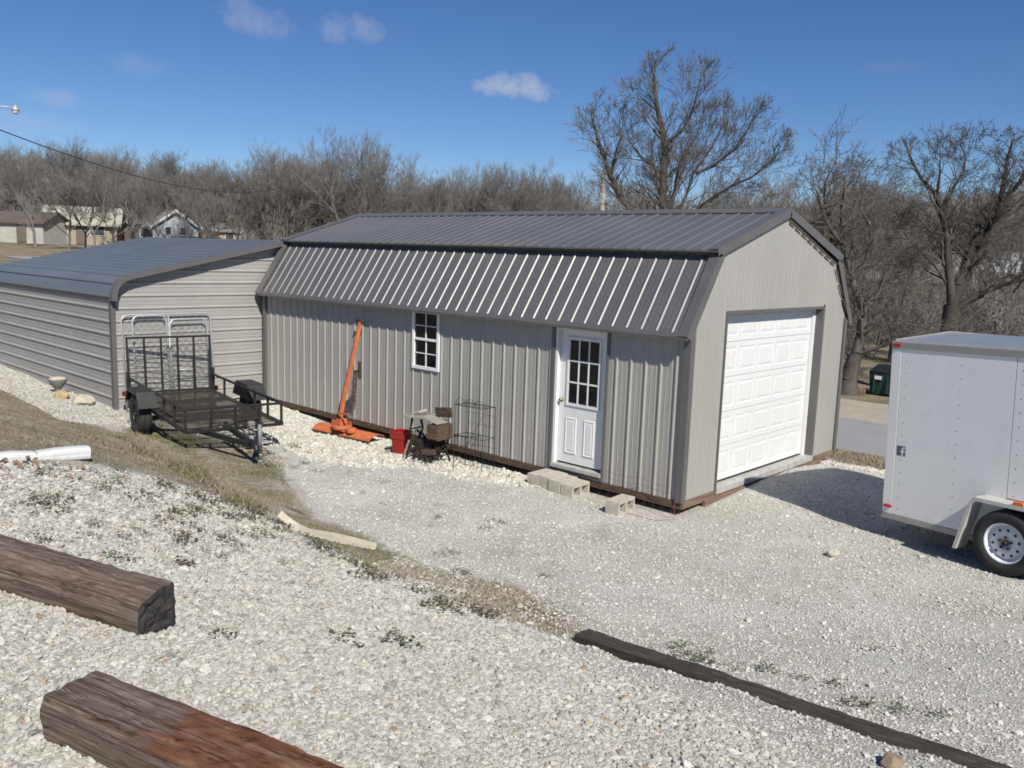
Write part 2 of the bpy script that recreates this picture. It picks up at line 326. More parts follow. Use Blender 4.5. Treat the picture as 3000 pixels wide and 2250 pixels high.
def proto(name, V, F_, mat):
    me = bpy.data.meshes.new(name); me.from_pydata([tuple(v) for v in V], [], [tuple(f) for f in F_]); me.update(); me.materials.append(M[mat]); return bpy.data.objects.new(name, me)

# ------------------------------------------------------------------ terrain
CP=np.array([
(-10,-2.93,.03),(-13,-2.93,.06),(-16.3,-2.93,.14),(-20,-2.9,.3),(-20,2,.3),(-10,0,-.05),(-14,3,.0),
(-7.85,-3.35,-.05),(-6.8,-1.7,-.12),(-9,-.6,-.1),(-7,-.5,-.2),(-4.8,-.6,-.19),(-2,-.45,-.15),(-.5,-.6,-.18),(.05,-.1,-.19),
(-9,2,-.25),(-5,2,-.28),(-1,2,-.28),(-9,5,-.3),(-5,5.5,-.35),(-1,5.2,-.28),
(.25,1.2,-.08),(.25,2.2,-.03),(.25,3.4,-.05),(.15,4.6,-.17),(1.0,4.2,-.08),(1.2,2.5,-.02),(1.2,.5,-.06),(2.26,.56,.0),(3.64,.02,.085),(5.5,-.5,.28),(4,2.5,.05),(2.5,4.5,-.1),(8,2,.4),(8,-3,.85),(8,-8,1.35),
(1.86,-4.33,.2),(3.2,-4.45,.4),(4.7,-4.5,.6),(1.2,-2,-.02),(2.8,-2.3,.14),(0,-2.5,-.1),(-2,-2.5,-.12),(-4,-2.6,-.1),
(-3,-3.6,-.02),(-1.5,-4.0,.02),(0.0,-4.0,.02),(-5,-3.2,-.05),(1.0,-3.6,.06),
(-6.9,-3.9,.14),(-3.1,-4.5,.3),(-1.3,-4.85,.36),(-.5,-4.85,.33),(.7,-4.85,.33),(-5,-4.3,.22),
(-9.4,-3.9,.14),(-12,-4.2,.3),(-16,-4.5,.5),(-20,-5,.7),(-5.0,-5.2,.6),(-8,-5.2,.55),(-2.6,-6.1,.97),(-5.5,-6.6,1.05),(-10,-7,1.0),(-16,-8,1.1),
(-1.5,-6.4,.85),(.6,-5.9,.6),(2.05,-5.9,.63),(1.27,-7.34,.98),(2.05,-8.05,1.0),(2.6,-7.6,1.0),(3.2,-7.1,1.02),(3.45,-6.4,.86),(3.7,-5.9,.78),(4.05,-5.4,.68),
(5.4,-6.2,.95),(5.5,-9.1,1.15),(-2,-9,1.15),(-8,-11,1.2),(2,-11,1.2),(8,-12,1.5),(6.5,-4.5,.8),(-20,-12,1.3)])
def _k(r): return np.where(r>1e-9,r*r*np.log(np.maximum(r,1e-9)),0)
_n=len(CP); _D=np.hypot(CP[:,None,0]-CP[None,:,0],CP[:,None,1]-CP[None,:,1])
_A=np.zeros((_n+3,_n+3)); _A[:_n,:_n]=_k(_D)+np.eye(_n)*.02; _A[:_n,_n]=1; _A[:_n,_n+1:]=CP[:,:2]; _A[_n:,:_n]=_A[:_n,_n:].T
_W=np.linalg.solve(_A,np.r_[CP[:,2],0,0,0])
def near(x,y):
    s=_W[_n]+_W[_n+1]*x+_W[_n+2]*y
    for (a,b,c),w in zip(CP,_W[:_n]): s=s+w*_k(np.hypot(x-a,y-b))
    return s
def far(x,y):
    zl=np.interp(-x,[0,17,30,50,80,112,200,600],[0,.15,.6,1.5,2.3,3.0,10,30])
    zr=np.interp(y,[0,5,7,10.4,15.5,26,35,60,90,140,250,600],[0,-.28,-.85,-1.2,-1.42,-2.1,-2.2,-1.5,.0,4,12,30])
    a=np.degrees(np.arctan2(np.maximum(y,0.01),np.maximum(-x,0.01)))
    w=np.clip((a-18)/50,0,1); w=w*w*(3-2*w)
    zf=zl*(1-w)+zr*w
    back=np.interp(-y,[0,3,6,12,40,600],[0,.05,.9,1.2,1.6,3])  # behind the camera side
    rt=np.interp(x,[0,8,30,600],[0,.9,2,5])
    zf=np.where(y<0,np.maximum(zf,0)*.5+back,zf)
    zf=np.where(x>0,zf+rt*np.clip(1-y/10,0,1),zf)
    return zf
def sm(t): t=np.clip(t,0,1); return t*t*(3-2*t)
BERM=[(-6.9,-3.85),(-5,-4.2),(-3.1,-4.45),(-1.9,-4.75)]
TRACK=[(8,-2.9),(3.5,-2.5),(0,-2.2),(-3.6,-1.9)]
def seg(x,y,P):
    d=np.full(np.shape(x),1e9)
    for (ax,ay),(bx,by) in zip(P[:-1],P[1:]):
        t=np.clip(((x-ax)*(bx-ax)+(y-ay)*(by-ay))/((bx-ax)**2+(by-ay)**2),0,1)
        d=np.minimum(d,np.hypot(x-ax-t*(bx-ax),y-ay-t*(by-ay)))
    return d
def H(x,y):
    x=np.asarray(x,float); y=np.asarray(y,float)
    dx=np.maximum(np.maximum(-19-x,x-6.5),0); dy=np.maximum(np.maximum(-11-y,y-4.8),0)
    w=sm(np.hypot(dx,dy)/5)
    z=near(np.clip(x,-24,12),np.clip(y,-16,10))*(1-w)+far(x,y)*w
    b=seg(x,y,BERM)
    z=z+.08*np.exp(-(b/.16)**2)
    z=z+.05*np.exp(-(seg(x,y,[(2.1,-4.52),(4.8,-4.93)])/.13)**2)*np.clip(.5+.5*np.sin(x*7.3)*np.sin(x*3.1+1),0,1)
    z=z-.014*np.exp(-((seg(x,y,TRACK)-.75)/.13)**2)
    z=z+np.where(np.abs(x)<20,.012*np.sin(x*3.1+1.3*np.sin(y*2.3))*np.sin(y*2.7+1.1*np.sin(x*1.9)),0)
    return z

POLY_T = [(-2.2, -6.96), (-2.19, -6.16), (-2.4, -5.0), (-1.64, -4.85), (-0.96, -4.75), (-0.2, -4.7), (1.0, -4.75), (1.4, -4.55), (1.75, -4.75), (3.1, -5.1), (4.4, -5.6), (9, -6.5), (9, -13), (-3, -13)]
POLY_G1 = [(-30, -4.2), (-9.5, -3.95), (-7.9, -3.55), (-7, -3.75), (-5, -4.1), (-3, -4.4), (-1.9, -4.7), (-2.5, -5.25), (-2.5, -6.2), (-2.4, -7.2), (-3.2, -13), (-30, -14)]
POLY_G2 = [(-9.57, -3.2), (-8.2, -3.5), (-6.35, -3.9), (-4.9, -4.1), (-3.75, -4.25), (-2.69, -4.4), (-1.56, -4.4), (-0.6, -4.1), (-1.43, -3.56), (-2.38, -3.73), (-3.64, -3.27), (-4.39, -2.96), (-5.34, -2.3), (-6.18, -2.2), (-7.18, -2.5), (-8.29, -2.4), (-9.4, -2.5)]
POLY_G3 = [(-1.7, -4.45), (-0.6, -4.62), (0.4, -4.72), (1.3, -4.5), (1.86, -4.36), (1.5, -3.8), (1.0, -3.62), (0.2, -3.55), (-0.6, -3.72), (-1.5, -3.75)]
POLY_R = [(-9.6, -1.3), (-7.13, -2.3), (-6.1, -1.95), (-5.15, -2.0), (-4.19, -1.5), (-4.08, -1.0), (-3.03, -1.0), (-1.95, -0.6), (-1.9, .5), (-9.6, .5)]
POLY_GR = [(0.02, 4.62), (0.25, 4.1), (0.9, 4.05), (1.6, 3.75), (3, 5.0), (12, 8), (12, 10.3), (-40, 10.3), (-40, 5.2), (-10, 5.2), (0.0, 5.0)]
def inpoly(x, y, P):
    x = np.asarray(x, float); y = np.asarray(y, float); r = np.zeros(x.shape, bool); j = len(P) - 1
    for i in range(len(P)):
        (xi, yi), (xj, yj) = P[i], P[j]
        c = ((yi > y) != (yj > y)) & (x < (xj - xi) * (y - yi) / (yj - yi + 1e-12) + xi); r ^= c; j = i
    return r
def axis_grid(a, b, step, far):
    core = np.arange(a, b + 1e-6, step); out = []; d = step * 1.6; x = 0
    while x < far: x += d; d *= 1.18; out.append(x)
    out = np.array(out); return np.r_[(a - out)[::-1], core, b + out]
gx = axis_grid(-19, 8.6, 0.1, 900); gy = axis_grid(-11.2, 6.5, 0.1, 900)
GX, GY = np.meshgrid(gx, gy); GZ = H(GX, GY)
nx, ny = len(gx), len(gy); idx = np.arange(nx * ny).reshape(ny, nx)
F = np.stack([idx[:-1, :-1], idx[:-1, 1:], idx[1:, 1:], idx[1:, :-1]], -1).reshape(-1, 4)
def blur(a, n):
    for _ in range(n):
        a = (np.roll(a, 1, 0) + np.roll(a, -1, 0) + 2 * a) / 4; a = (np.roll(a, 1, 1) + np.roll(a, -1, 1) + 2 * a) / 4
    return a
zT = blur(inpoly(GX, GY, POLY_T).astype(float), 3)
farg = ((GX < -19) | (GY > 10.2) | (GX > 10) | (GY < -14)).astype(float)
zG = blur(np.maximum.reduce([inpoly(GX, GY, POLY_G1) * 0.64, inpoly(GX, GY, POLY_G2) * 0.60, inpoly(GX, GY, POLY_G3) * 0.64, inpoly(GX, GY, POLY_GR) * 1.0, farg]), 3)
zR = blur(inpoly(GX, GY, POLY_R).astype(float), 3)
BSOIL = [(x_ - .02, y_ - .17) for x_, y_ in BERM]; _far = np.hypot(GX - 5.5, GY + 9)
zS = np.maximum(np.exp(-(seg(GX, GY, BSOIL) / .17) ** 2), np.clip((_far - 96) / 12, 0, 1)); zS = np.maximum(zS, .42 * blur(inpoly(GX, GY, POLY_G2) | inpoly(GX, GY, POLY_G3), 3)); zS = np.maximum(zS, .22 * zG * (_far < 60))
def ground_material():
    m, nt, b = newmat('ground_gravel_and_grass'); L = nt.links
    tc = nt.nodes.new('ShaderNodeTexCoord').outputs['Object']
    at = nt.nodes.new('ShaderNodeAttribute'); at.attribute_name = 'zone'; sp = nt.nodes.new('ShaderNodeSeparateColor'); L.new(at.outputs['Color'], sp.inputs[0])
    brk = tex(nt, 'Noise', 3.2, 4, 0.68, tc); fine = tex(nt, 'Noise', 22, 3, 0.7, tc); tone = tex(nt, 'Noise', 0.9, 3, 0.6, tc)
    def mask(ch, lo=0.35, hi=0.62, amt=0.9):
        a = nt.nodes.new('ShaderNodeMath'); a.operation = 'MULTIPLY_ADD'; L.new(brk.outputs['Fac'], a.inputs[0]); a.inputs[1].default_value = amt
        s = nt.nodes.new('ShaderNodeMath'); s.operation = 'SUBTRACT'; L.new(sp.outputs[ch], s.inputs[0]); s.inputs[1].default_value = amt * 0.5; L.new(s.outputs[0], a.inputs[2])
        r = nt.nodes.new('ShaderNodeMapRange'); r.inputs['From Min'].default_value = lo; r.inputs['From Max'].default_value = hi; L.new(a.outputs[0], r.inputs[0]); return r.outputs[0]
    mT, mG, mR = mask(0), mask(1, 0.3, 0.7, 1.1), mask(2)
    # one cell texture, its stone size set by the kind of gravel
    gt_ = nt.nodes.new('ShaderNodeMath'); gt_.operation = 'GREATER_THAN'; L.new(mT, gt_.inputs[0]); gt_.inputs[1].default_value = 0.5
    gr_ = nt.nodes.new('ShaderNodeMath'); gr_.operation = 'GREATER_THAN'; L.new(mR, gr_.inputs[0]); gr_.inputs[1].default_value = 0.5
    s1 = nt.nodes.new('ShaderNodeMath'); s1.operation = 'MULTIPLY_ADD'; L.new(gt_.outputs[0], s1.inputs[0]); s1.inputs[1].default_value = -26; s1.inputs[2].default_value = 62
    s2 = nt.nodes.new('ShaderNodeMath'); s2.operation = 'MULTIPLY_ADD'; L.new(gr_.outputs[0], s2.inputs[0]); s2.inputs[1].default_value = -36; L.new(s1.outputs[0], s2.inputs[2])
    v = tex(nt, 'Voronoi', 60, vec=tc); L.new(s2.outputs[0], v.inputs['Scale'])
    sc_ = nt.nodes.new('ShaderNodeSeparateColor'); L.new(v.outputs['Color'], sc_.inputs[0]); cell = sc_.outputs[0]
    c1 = ramp(nt, cell, [(0, (.44, .422, .385)), (0.35, (.54, .52, .475)), (0.8, (.60, .58, .535)), (1, (.68, .665, .625))])
    c2 = ramp(nt, cell, [(0, (.34, .315, .265)), (0.3, (.47, .44, .38)), (0.8, (.56, .53, .455)), (1, (.64, .62, .57))])
    c3 = ramp(nt, cell, [(0, (.36, .34, .28)), (0.3, (.52, .50, .43)), (0.8, (.63, .61, .54)), (1, (.72, .71, .67))])
    tn = ramp(nt, tone.outputs['Fac'], [(0.3, (.78, .77, .735)), (0.7, (1.06, 1.06, 1.06))])
    g = ramp(nt, fine.outputs['Fac'], [(0.25, (.14, .108, .074)), (0.5, (.27, .22, .155)), (0.75, (.38, .325, .24))])
    gm = ramp(nt, tone.outputs['Fac'], [(0.5, (0, 0, 0)), (0.68, (0.75,) * 3)])
    g = mix(nt, gm, g, ramp(nt, fine.outputs['Fac'], [(0.3, (.05, .055, .022)), (0.7, (.14, .145, .06))]))
    col = mix(nt, mT, c1, c2); col = mix(nt, mR, col, c3); col = mix(nt, 1.0, col, tn, 'MULTIPLY')
    sp2 = tex(nt, 'Noise', 48, 2, 0.8, tc); col = mix(nt, 1.0, col, ramp(nt, sp2.outputs['Fac'], [(0.30, (.72, .71, .68)), (0.45, (.97, .97, .97)), (0.62, (1.03, 1.03, 1.03)), (0.75, (1.2, 1.2, 1.2))]), 'MULTIPLY')
    col = mix(nt, 1.0, col, ramp(nt, fine.outputs['Fac'], [(0.3, (.80, .79, .76)), (0.6, (1.05, 1.05, 1.05))]), 'MULTIPLY')
    em = ramp(nt, brk.outputs['Fac'], [(0.56, (0, 0, 0)), (0.75, (0.5,) * 3)]); col = mix(nt, em, col, (.30, .265, .205))   # earth between the stones
    col = mix(nt, mG, col, g)
    am_ = nt.nodes.new('ShaderNodeMath'); am_.operation = 'MULTIPLY_ADD'; am_.use_clamp = True; L.new(brk.outputs['Fac'], am_.inputs[0]); am_.inputs[1].default_value = 2.4; sa_ = nt.nodes.new('ShaderNodeMath'); sa_.operation = 'MULTIPLY_ADD'; L.new(at.outputs['Alpha'], sa_.inputs[0]); sa_.inputs[1].default_value = 2.6; sa_.inputs[2].default_value = -2.2; L.new(sa_.outputs[0], am_.inputs[2])
    col = mix(nt, am_.outputs[0], col, ramp(nt, fine.outputs['Fac'], [(0.3, (.075, .055, .04)), (0.7, (.17, .13, .098))]))
    L.new(col, b.inputs['Base Color']); b.inputs['Roughness'].default_value = 0.97; b.inputs['Specular IOR Level'].default_value = 0.12
    iv = nt.nodes.new('ShaderNodeMath'); iv.operation = 'SUBTRACT'; iv.inputs[0].default_value = 1; L.new(v.outputs['Distance'], iv.inputs[1])
    bump(nt, b, iv.outputs[0], 0.8, 0.016); return m
M['ground'] = ground_material()
ground = npmesh('ground', np.stack([GX, GY, GZ], -1).reshape(-1, 3), F, 'ground', kind='structure', smooth=True)
ca = ground.data.color_attributes.new('zone', 'FLOAT_COLOR', 'POINT')
ca.data.foreach_set('color', np.stack([zT, zG, zR, zS], -1).astype(np.float32).ravel())
def h1(x, y): return float(H(np.array([x]), np.array([y]))[0])
# street at the bottom of the slope
def strip(name, mat, ya, yb, lift, label=None):
    xs = np.r_[np.arange(-60, 40, 1.0), 80, 200]; ys = np.linspace(ya, yb, 6)
    X, Y = np.meshgrid(xs, ys); Z = H(X, Y) + lift; n = len(xs); I = np.arange(n * 6).reshape(6, n)
    return npmesh(name, np.stack([X, Y, Z], -1).reshape(-1, 3), np.stack([I[:-1, :-1], I[:-1, 1:], I[1:, 1:], I[1:, :-1]], -1).reshape(-1, 4), mat, kind='structure', smooth=True)
strip('road', 'asphalt', 9.9, 15.6, 0.03)
M['shoulder'] = paint('gravel_shoulder', (0.36, 0.32, 0.25), 0.95, 0, 0.15, 2, bumps=0.3, bscale=50)
strip('road_shoulder', 'shoulder', 15.55, 21.8, 0.02)

# ------------------------------------------------------------------ ribbed sheet metal
PITCH = 0.2286
def ribline(a, b, r0, hgt=0.019, minor=0.003, top=0.0085, base=0.023):
    """profile points (u, height) of ribbed sheet between a and b with a major rib at r0 + k*PITCH"""
    pts = []
    k0 = int(math.floor((a - r0) / PITCH)) - 1; k1 = int(math.ceil((b - r0) / PITCH)) + 1
    for k in range(k0, k1 + 1):
        c = r0 + k * PITCH
        pts += [(c - base, 0), (c - top, hgt), (c + top, hgt), (c + base, 0)]
        if minor:
            for m_ in (c + PITCH / 3, c + 2 * PITCH / 3): pts += [(m_ - .012, 0), (m_ - .005, minor), (m_ + .005, minor), (m_ + .012, 0)]
    pts.sort(); U = [p[0] for p in pts]; Hh = [p[1] for p in pts]
    us = [a] + [u for u in U if a + 1e-4 < u < b - 1e-4] + [b]
    return us, [float(np.interp(u, U, Hh)) for u in us]

# ------------------------------------------------------------------ the barn garage
LEN, WID = 9.81, 4.70
KY, KZ, RZ = 0.52, 3.085, 3.745          # knuckle and ridge of the gambrel
EY, EZ = -0.14, 2.085                    # eave edge
shed = thing('barn_garage', 'grey gambrel-roofed metal barn garage with a white overhead door', 'shed')
RW0, RR0 = -9.565, -9.594
DOOR = (-2.175, -1.265, 0.06, 2.04); WIN = (-5.23, -4.585, 1.12, 2.05)
def wallpanel(x0, x1, z0, z1, opens, fn, r0, name='wall_panel', mat='siding', hgt=0.019, minor=0.003, zt=None, **kw):
    mb = MB(); cuts = sorted({x0, x1} | {c for o in opens for c in o[:2] if x0 < c < x1})
    for a, b in zip(cuts[:-1], cuts[1:]):
        mid = (a + b) / 2; us, hs = ribline(a, b, r0, hgt, minor, **kw)
        if zt:
            kink = [k for k in (KY, WID / 2, WID - KY) if a < k < b]
            if kink:
                U2 = sorted(us + kink); hs = [float(np.interp(u, us, hs)) for u in U2]; us = U2
        top = zt if zt else z1
        op = [o for o in opens if o[0] <= mid <= o[1]]
        if op:
            if op[0][2] > z0 + 0.01: mb.sheet(us, hs, z0, op[0][2], fn)
            if (top(mid) if callable(top) else top) > op[0][3] + 0.01: mb.sheet(us, hs, op[0][3], top, fn)
        else: mb.sheet(us, hs, z0, top, fn)
    return mb.build(name, mat, shed)
fn_near = lambda u, v, h: (u, 0.019 - h, v); fn_far = lambda u, v, h: (u, WID - 0.019 + h, v)
edges = [-LEN + 0.02] + [RW0 + PITCH * (4 * k - 0.5) for k in range(1, 11)] + [-0.02]
for a, b in zip(edges[:-1], edges[1:]):
    wallpanel(a, b, 0.0, 2.13, [DOOR, WIN], fn_near, RW0)
    wallpanel(a, b, 0.0, 2.13, [], fn_far, RW0)
roofz = lambda y: float(np.interp(y, [-1, 0, KY, WID / 2, WID - KY, WID, WID + 1], [2.1, 2.24, KZ - .045, RZ - .06, KZ - .045, 2.24, 2.1]))
GAR = (0.83, 3.81, 0.0, 2.38)
gedges = [0.02, 0.83, 1.75, 2.66, 3.57, WID - 0.02]
for a, b in zip(gedges[:-1], gedges[1:]):
    wallpanel(a, b, 0.0, 0, [GAR], lambda u, v, h: (-0.012 + h, u, v), 0.115, 'gable_panel', hgt=0.003, minor=0.0015, zt=roofz, base=0.022, top=0.012)
    wallpanel(a, b, 0.0, 0, [], lambda u, v, h: (-LEN + 0.012 - h, u, v), 0.115, 'gable_panel', hgt=0.012, minor=0.002, zt=roofz)
# lower and upper roof slopes in 36 inch sheets
def slope(name, A, B, flip=False):
    (y0, z0), (y1, z1) = A, B; d = Vector((0, y1 - y0, z1 - z0)); Ls = d.length; d.normalize(); n = Vector((0, -d.z, d.y))
    if n.z < 0: n = -n
    for a, b in zip(redges[:-1], redges[1:]):
        us, hs = ribline(a, b, RR0, .0155, .002); mb = MB()
        mb.sheet(us, hs, 0, Ls, lambda u, v, h: (u, y0 + d.y * v + n.y * h, z0 + d.z * v + n.z * h))
        mb.sheet(us, [q - 0.004 for q in hs], 0, Ls, lambda u, v, h: (u, y0 + d.y * v + n.y * h, z0 + d.z * v + n.z * h))
        mb.build(name, 'roofing', shed)
redges = [-LEN - 0.05] + [RR0 + PITCH * (4 * k - 0.5) for k in range(1, 11)] + [0.03]
UK = (KY - 0.085, KZ + 0.052)
slope('lower_roof_panel', (EY, EZ), (KY + .01, KZ)); slope('upper_roof_panel', UK, (WID / 2, RZ))
slope('lower_roof_panel', (WID - EY, EZ), (WID - KY - .01, KZ)); slope('upper_roof_panel', (WID - UK[0], UK[1]), (WID / 2, RZ))
# trims
def sweep_yz(path, prof, x_sign, name, mat):
    """sweep a profile of (x, n) along a (y, z) path with mitred normals"""
    P = [Vector((0, y, z)) for y, z in path]; mb = MB(); vs = []; k = len(prof)
    for i, p in enumerate(P):
        ns = []
        for a, b in ((i - 1, i), (i, i + 1)):
            if a >= 0 and b < len(P): d = (P[b] - P[a]).normalized(); ns.append(Vector((0, -d.z, d.y)))
        n = sum(ns, Vector()) / len(ns); n = n / max(0.3, n.dot(ns[0]))
        for x, h in prof: q = p + n * h; vs.append((x, q.y, q.z))
    fs = [(i * k + j, i * k + (j + 1) % k, (i + 1) * k + (j + 1) % k, (i + 1) * k + j) for i in range(len(P) - 1) for j in range(k)]
    fs += [tuple(range(k)), tuple((len(P) - 1) * k + j for j in range(k))]
    mb.add(vs, fs); return mb.build(name, mat, shed)
rake = [(EY, EZ), (KY, KZ + .012), (WID / 2, RZ), (WID - KY, KZ + .012), (WID - EY, EZ)]
Lprof = [(-0.11, 0.022), (0.042, 0.034), (0.042, -0.085), (0.030, -0.085), (0.030, 0.02), (-0.11, 0.012)]
sweep_yz(rake[:2] , Lprof, 1, 'rake_trim', 'trim'); sweep_yz([(UK[0], UK[1]), (WID / 2, RZ)], Lprof, 1, 'rake_trim', 'trim')
sweep_yz([(WID / 2, RZ), (WID - UK[0], UK[1])], Lprof, 1, 'rake_trim', 'trim'); sweep_yz(rake[3:], Lprof, 1, 'rake_trim', 'trim')
LL = [(-LEN - x, h) for x, h in [(-0.11, 0.022), (0.062, 0.034), (0.062, -0.085), (0.05, -0.085), (0.05, 0.02), (-0.11, 0.012)]]
sweep_yz(rake[:2], LL, 1, 'rake_trim', 'trim'); sweep_yz([(UK[0], UK[1]), (WID / 2, RZ), (WID - UK[0], UK[1])], LL, 1, 'rake_trim', 'trim'); sweep_yz(rake[3:], LL, 1, 'rake_trim', 'trim')
for sgn in (0, 1):   # eave drip edge, knuckle flashing, corner boards
    Y = (lambda y: y) if sgn == 0 else (lambda y: WID - y)
    MB().prism([(Y(EY - .012), EZ - .035), (Y(EY - .004), EZ - .035), (Y(EY + .0), EZ + .0), (Y(EY + .02), EZ + .052), (Y(EY + .008), EZ + .055), (Y(EY - .016), EZ - .0)], lambda a, b: (-LEN - .05, a, b), lambda a, b: (0.04, a, b)).build('eave_trim', 'trim', shed)
    MB().prism([(Y(EY + .0), EZ - .03), (Y(0.015), EZ + .03), (Y(.015), EZ + .045), (Y(EY + .005), EZ - .015)], lambda a, b: (-LEN - .04, a, b), lambda a, b: (0.028, a, b)).build('soffit', 'siding', shed)
    MB().prism([(Y(UK[0] - .004), UK[1] - .014), (Y(UK[0] + .002), UK[1] - .014), (Y(UK[0] + .003), UK[1] + .004), (Y(UK[0] - .004), UK[1] + .006)], lambda a, b: (-LEN - .05, a, b), lambda a, b: (0.04, a, b)).build('drip_lip', 'trim', shed)
    MB().box((-LEN - .045, min(Y(KY + .02), Y(KY + .028)), KZ - .03), (.028, max(Y(KY + .02), Y(KY + .028)), KZ + .085)).build('knuckle_flashing', 'trimbrown', shed)
    MB().box((-LEN - .02, min(Y(-.024), Y(.0)), -.01), (-LEN + .085, max(Y(-.024), Y(.0)), 2.12)).build('corner_trim', 'trim', shed)
    MB().box((-.085, min(Y(-.024), Y(.0)), -.01), (.010, max(Y(-.024), Y(.0)), 2.10)).build('corner_trim', 'trim', shed)
    MB().box((.0, min(Y(-.022), Y(.075)), -.012), (.016, max(Y(-.022), Y(.075)), 2.18)).build('corner_trim', 'trim', shed)
cap = MB()
for s_ in (1, -1):
    cy = WID / 2; sl_ = (RZ - UK[1]) / (WID / 2 - UK[0])
    cap.add([(-LEN - .055, cy, RZ + .036), (.044, cy, RZ + .036), (.044, cy - s_ * .16, RZ + .030 - .16 * sl_), (-LEN - .055, cy - s_ * .16, RZ + .030 - .16 * sl_),
             (-LEN - .055, cy - s_ * .165, RZ + .014 - .165 * sl_), (.044, cy - s_ * .165, RZ + .014 - .165 * sl_)], [(0, 1, 2, 3), (3, 2, 5, 4)])
cap.build('ridge_cap', 'trim', shed)
# scalloped dark blocks added for the shade in gaps under the far rake trim
cl = MB()
for a, b, n in (((WID / 2 + .03, RZ - .13), (WID - KY - .10, KZ - .06), 8), ((WID - KY - .085, KZ - .11), (WID - .075, 2.27), 3)):
    a = Vector((0, *a)); b = Vector((0, *b)); d = (b - a) / n; u = d.normalized(); nn = Vector((0, u.z, -u.y))
    for i in range(n):
        p = a + d * (i + .04); q = a + d * (i + .86)
        o_ = Vector((.010, 0, 0)); o2 = Vector((.026, 0, 0)); up = -nn * .055
        cl.add([p + o_, q + o_, q + o_ + nn * .018, p + o_ + nn * .03, p + o2, q + o2, q + o2 + nn * .018, p + o2 + nn * .03], [(0, 1, 2, 3), (7, 6, 5, 4), (0, 4, 5, 1), (1, 5, 6, 2), (2, 6, 7, 3), (3, 7, 4, 0)])
cl.build('gap_shade_strip', 'rotwood', shed)
# rim boards, skids, floor, interior
MB().box((-LEN, .002, -.10), (.0, .04, -.003)).build('rim_board', 'rim', shed, .004)
MB().box((-.04, .045, -.10), (.006, WID - .045, -.003)).build('rim_board', 'rimy', shed, .004)
MB().box((-LEN, WID - .04, -.10), (.0, WID - .002, -.003)).build('rim_board', 'rim', shed, .004)
for y in (.45, 1.7, 3.0, 4.25): MB().box((-LEN + .05, y - .07, -.30), (-.12, y + .07, -.101)).build('skid', 'rim', shed)
for x in (-.32, -4.9, -9.3): MB().box((x - .2, .38, -.36), (x + .2, .58, -.29)).build('skid_block', 'block', shed)
MB().box((-LEN + .06, .06, -.09), (-.06, WID - .06, -.01)).build('floor_deck', 'stud', shed)
it = MB()
for i in range(17): it.box((-LEN + .1 + i * .6, WID - .12, .0), (-LEN + .14 + i * .6, WID - .04, 2.05))
it.build('wall_stud', 'stud', shed)['kind'] = 'stuff'
MB().beam((-5.12, .35, 1.0), (-5.0, .3, 2.2), .09, .04).build('leaning_board', 'stud', shed)
# entry door
DX0, DX1, DZ0, DZ1, DY = -2.115, -1.29, 0.135, 2.0, 0.075
door = MB(); door.box((DX0, DY, DZ0), (DX1, DY + .045, DZ1)); door = door.build('entry_door', 'whitedoor', shed, .003)
LX = [-1.955, -1.44]; LZ = [.985, 1.885]
fr = MB(); t_ = .030
fr.box((LX[0] - .035, DY - .016, LZ[0] - .035), (LX[0], DY + .0, LZ[1] + .035)); fr.box((LX[1], DY - .016, LZ[0] - .035), (LX[1] + .035, DY, LZ[1] + .035))
fr.box((LX[0], DY - .016, LZ[0] - .035), (LX[1], DY, LZ[0])); fr.box((LX[0], DY - .016, LZ[1]), (LX[1], DY, LZ[1] + .035))
for i in (1, 2):
    x = LX[0] + (LX[1] - LX[0]) * i / 3; fr.box((x - .012, DY - .014, LZ[0]), (x + .012, DY - .001, LZ[1]))
    z = LZ[0] + (LZ[1] - LZ[0]) * i / 3; fr.box((LX[0], DY - .0135, z - .012), (LX[1], DY - .0015, z + .012))
fr.build('lite_frame', 'white', door, .003)
for i in range(3):
    for j in range(3):
        a = LX[0] + (LX[1] - LX[0]) * i / 3 + .0125; b = LX[0] + (LX[1] - LX[0]) * (i + 1) / 3 - .0125; c = LZ[0] + (LZ[1] - LZ[0]) * j / 3 + .0125; d = LZ[0] + (LZ[1] - LZ[0]) * (j + 1) / 3 - .0125
        MB().box((a, DY - .006, c), (b, DY - .002, d)).build('pane', M.setdefault('doorglass', glass('door_glass', (.008, .010, .011), 1.0)), door)
for a, b in ((-1.985, -1.785), (-1.655, -1.47)):
    ps = MB()
    for k, (w, dd) in enumerate(((0, .006), (.028, .0), (.04, .007))):
        pass
    o0 = (a, .27, b, .785)
    def ring(i0, y0, i1, y1):
        A = [(a + i0, .27 + i0), (b - i0, .27 + i0), (b - i0, .785 - i0), (a + i0, .785 - i0)]; B = [(a + i1, .27 + i1), (b - i1, .27 + i1), (b - i1, .785 - i1), (a + i1, .785 - i1)]
        vs = [(x, DY - y0, z) for x, z in A] + [(x, DY - y1, z) for x, z in B]
        ps.add(vs, [(i, (i + 1) % 4, 4 + (i + 1) % 4, 4 + i) for i in range(4)])
    ring(0, .001, .006, .011); ring(.006, .011, .020, .011); ring(.020, .011, .030, .003); ring(.030, .003, .045, .010)
    ps.add([(a + .045, DY - .010, .315), (b - .045, DY - .010, .315), (b - .045, DY - .010, .74), (a + .045, DY - .010, .74)], [(0, 1, 2, 3)])
    ps.build('raised_panel', 'whitedoor', door)
kn = MB(); kn.lathe([(0, -.065), (.018, -.064), (.028, -.052), (.028, -.042), (.016, -.03), (.010, -.022), (.010, -.006), (.027, -.005), (.027, .0), (0, .0)], 16, Matrix.Translation((-2.06, DY, 1.02)))
kn.build('knob', 'metal', door)
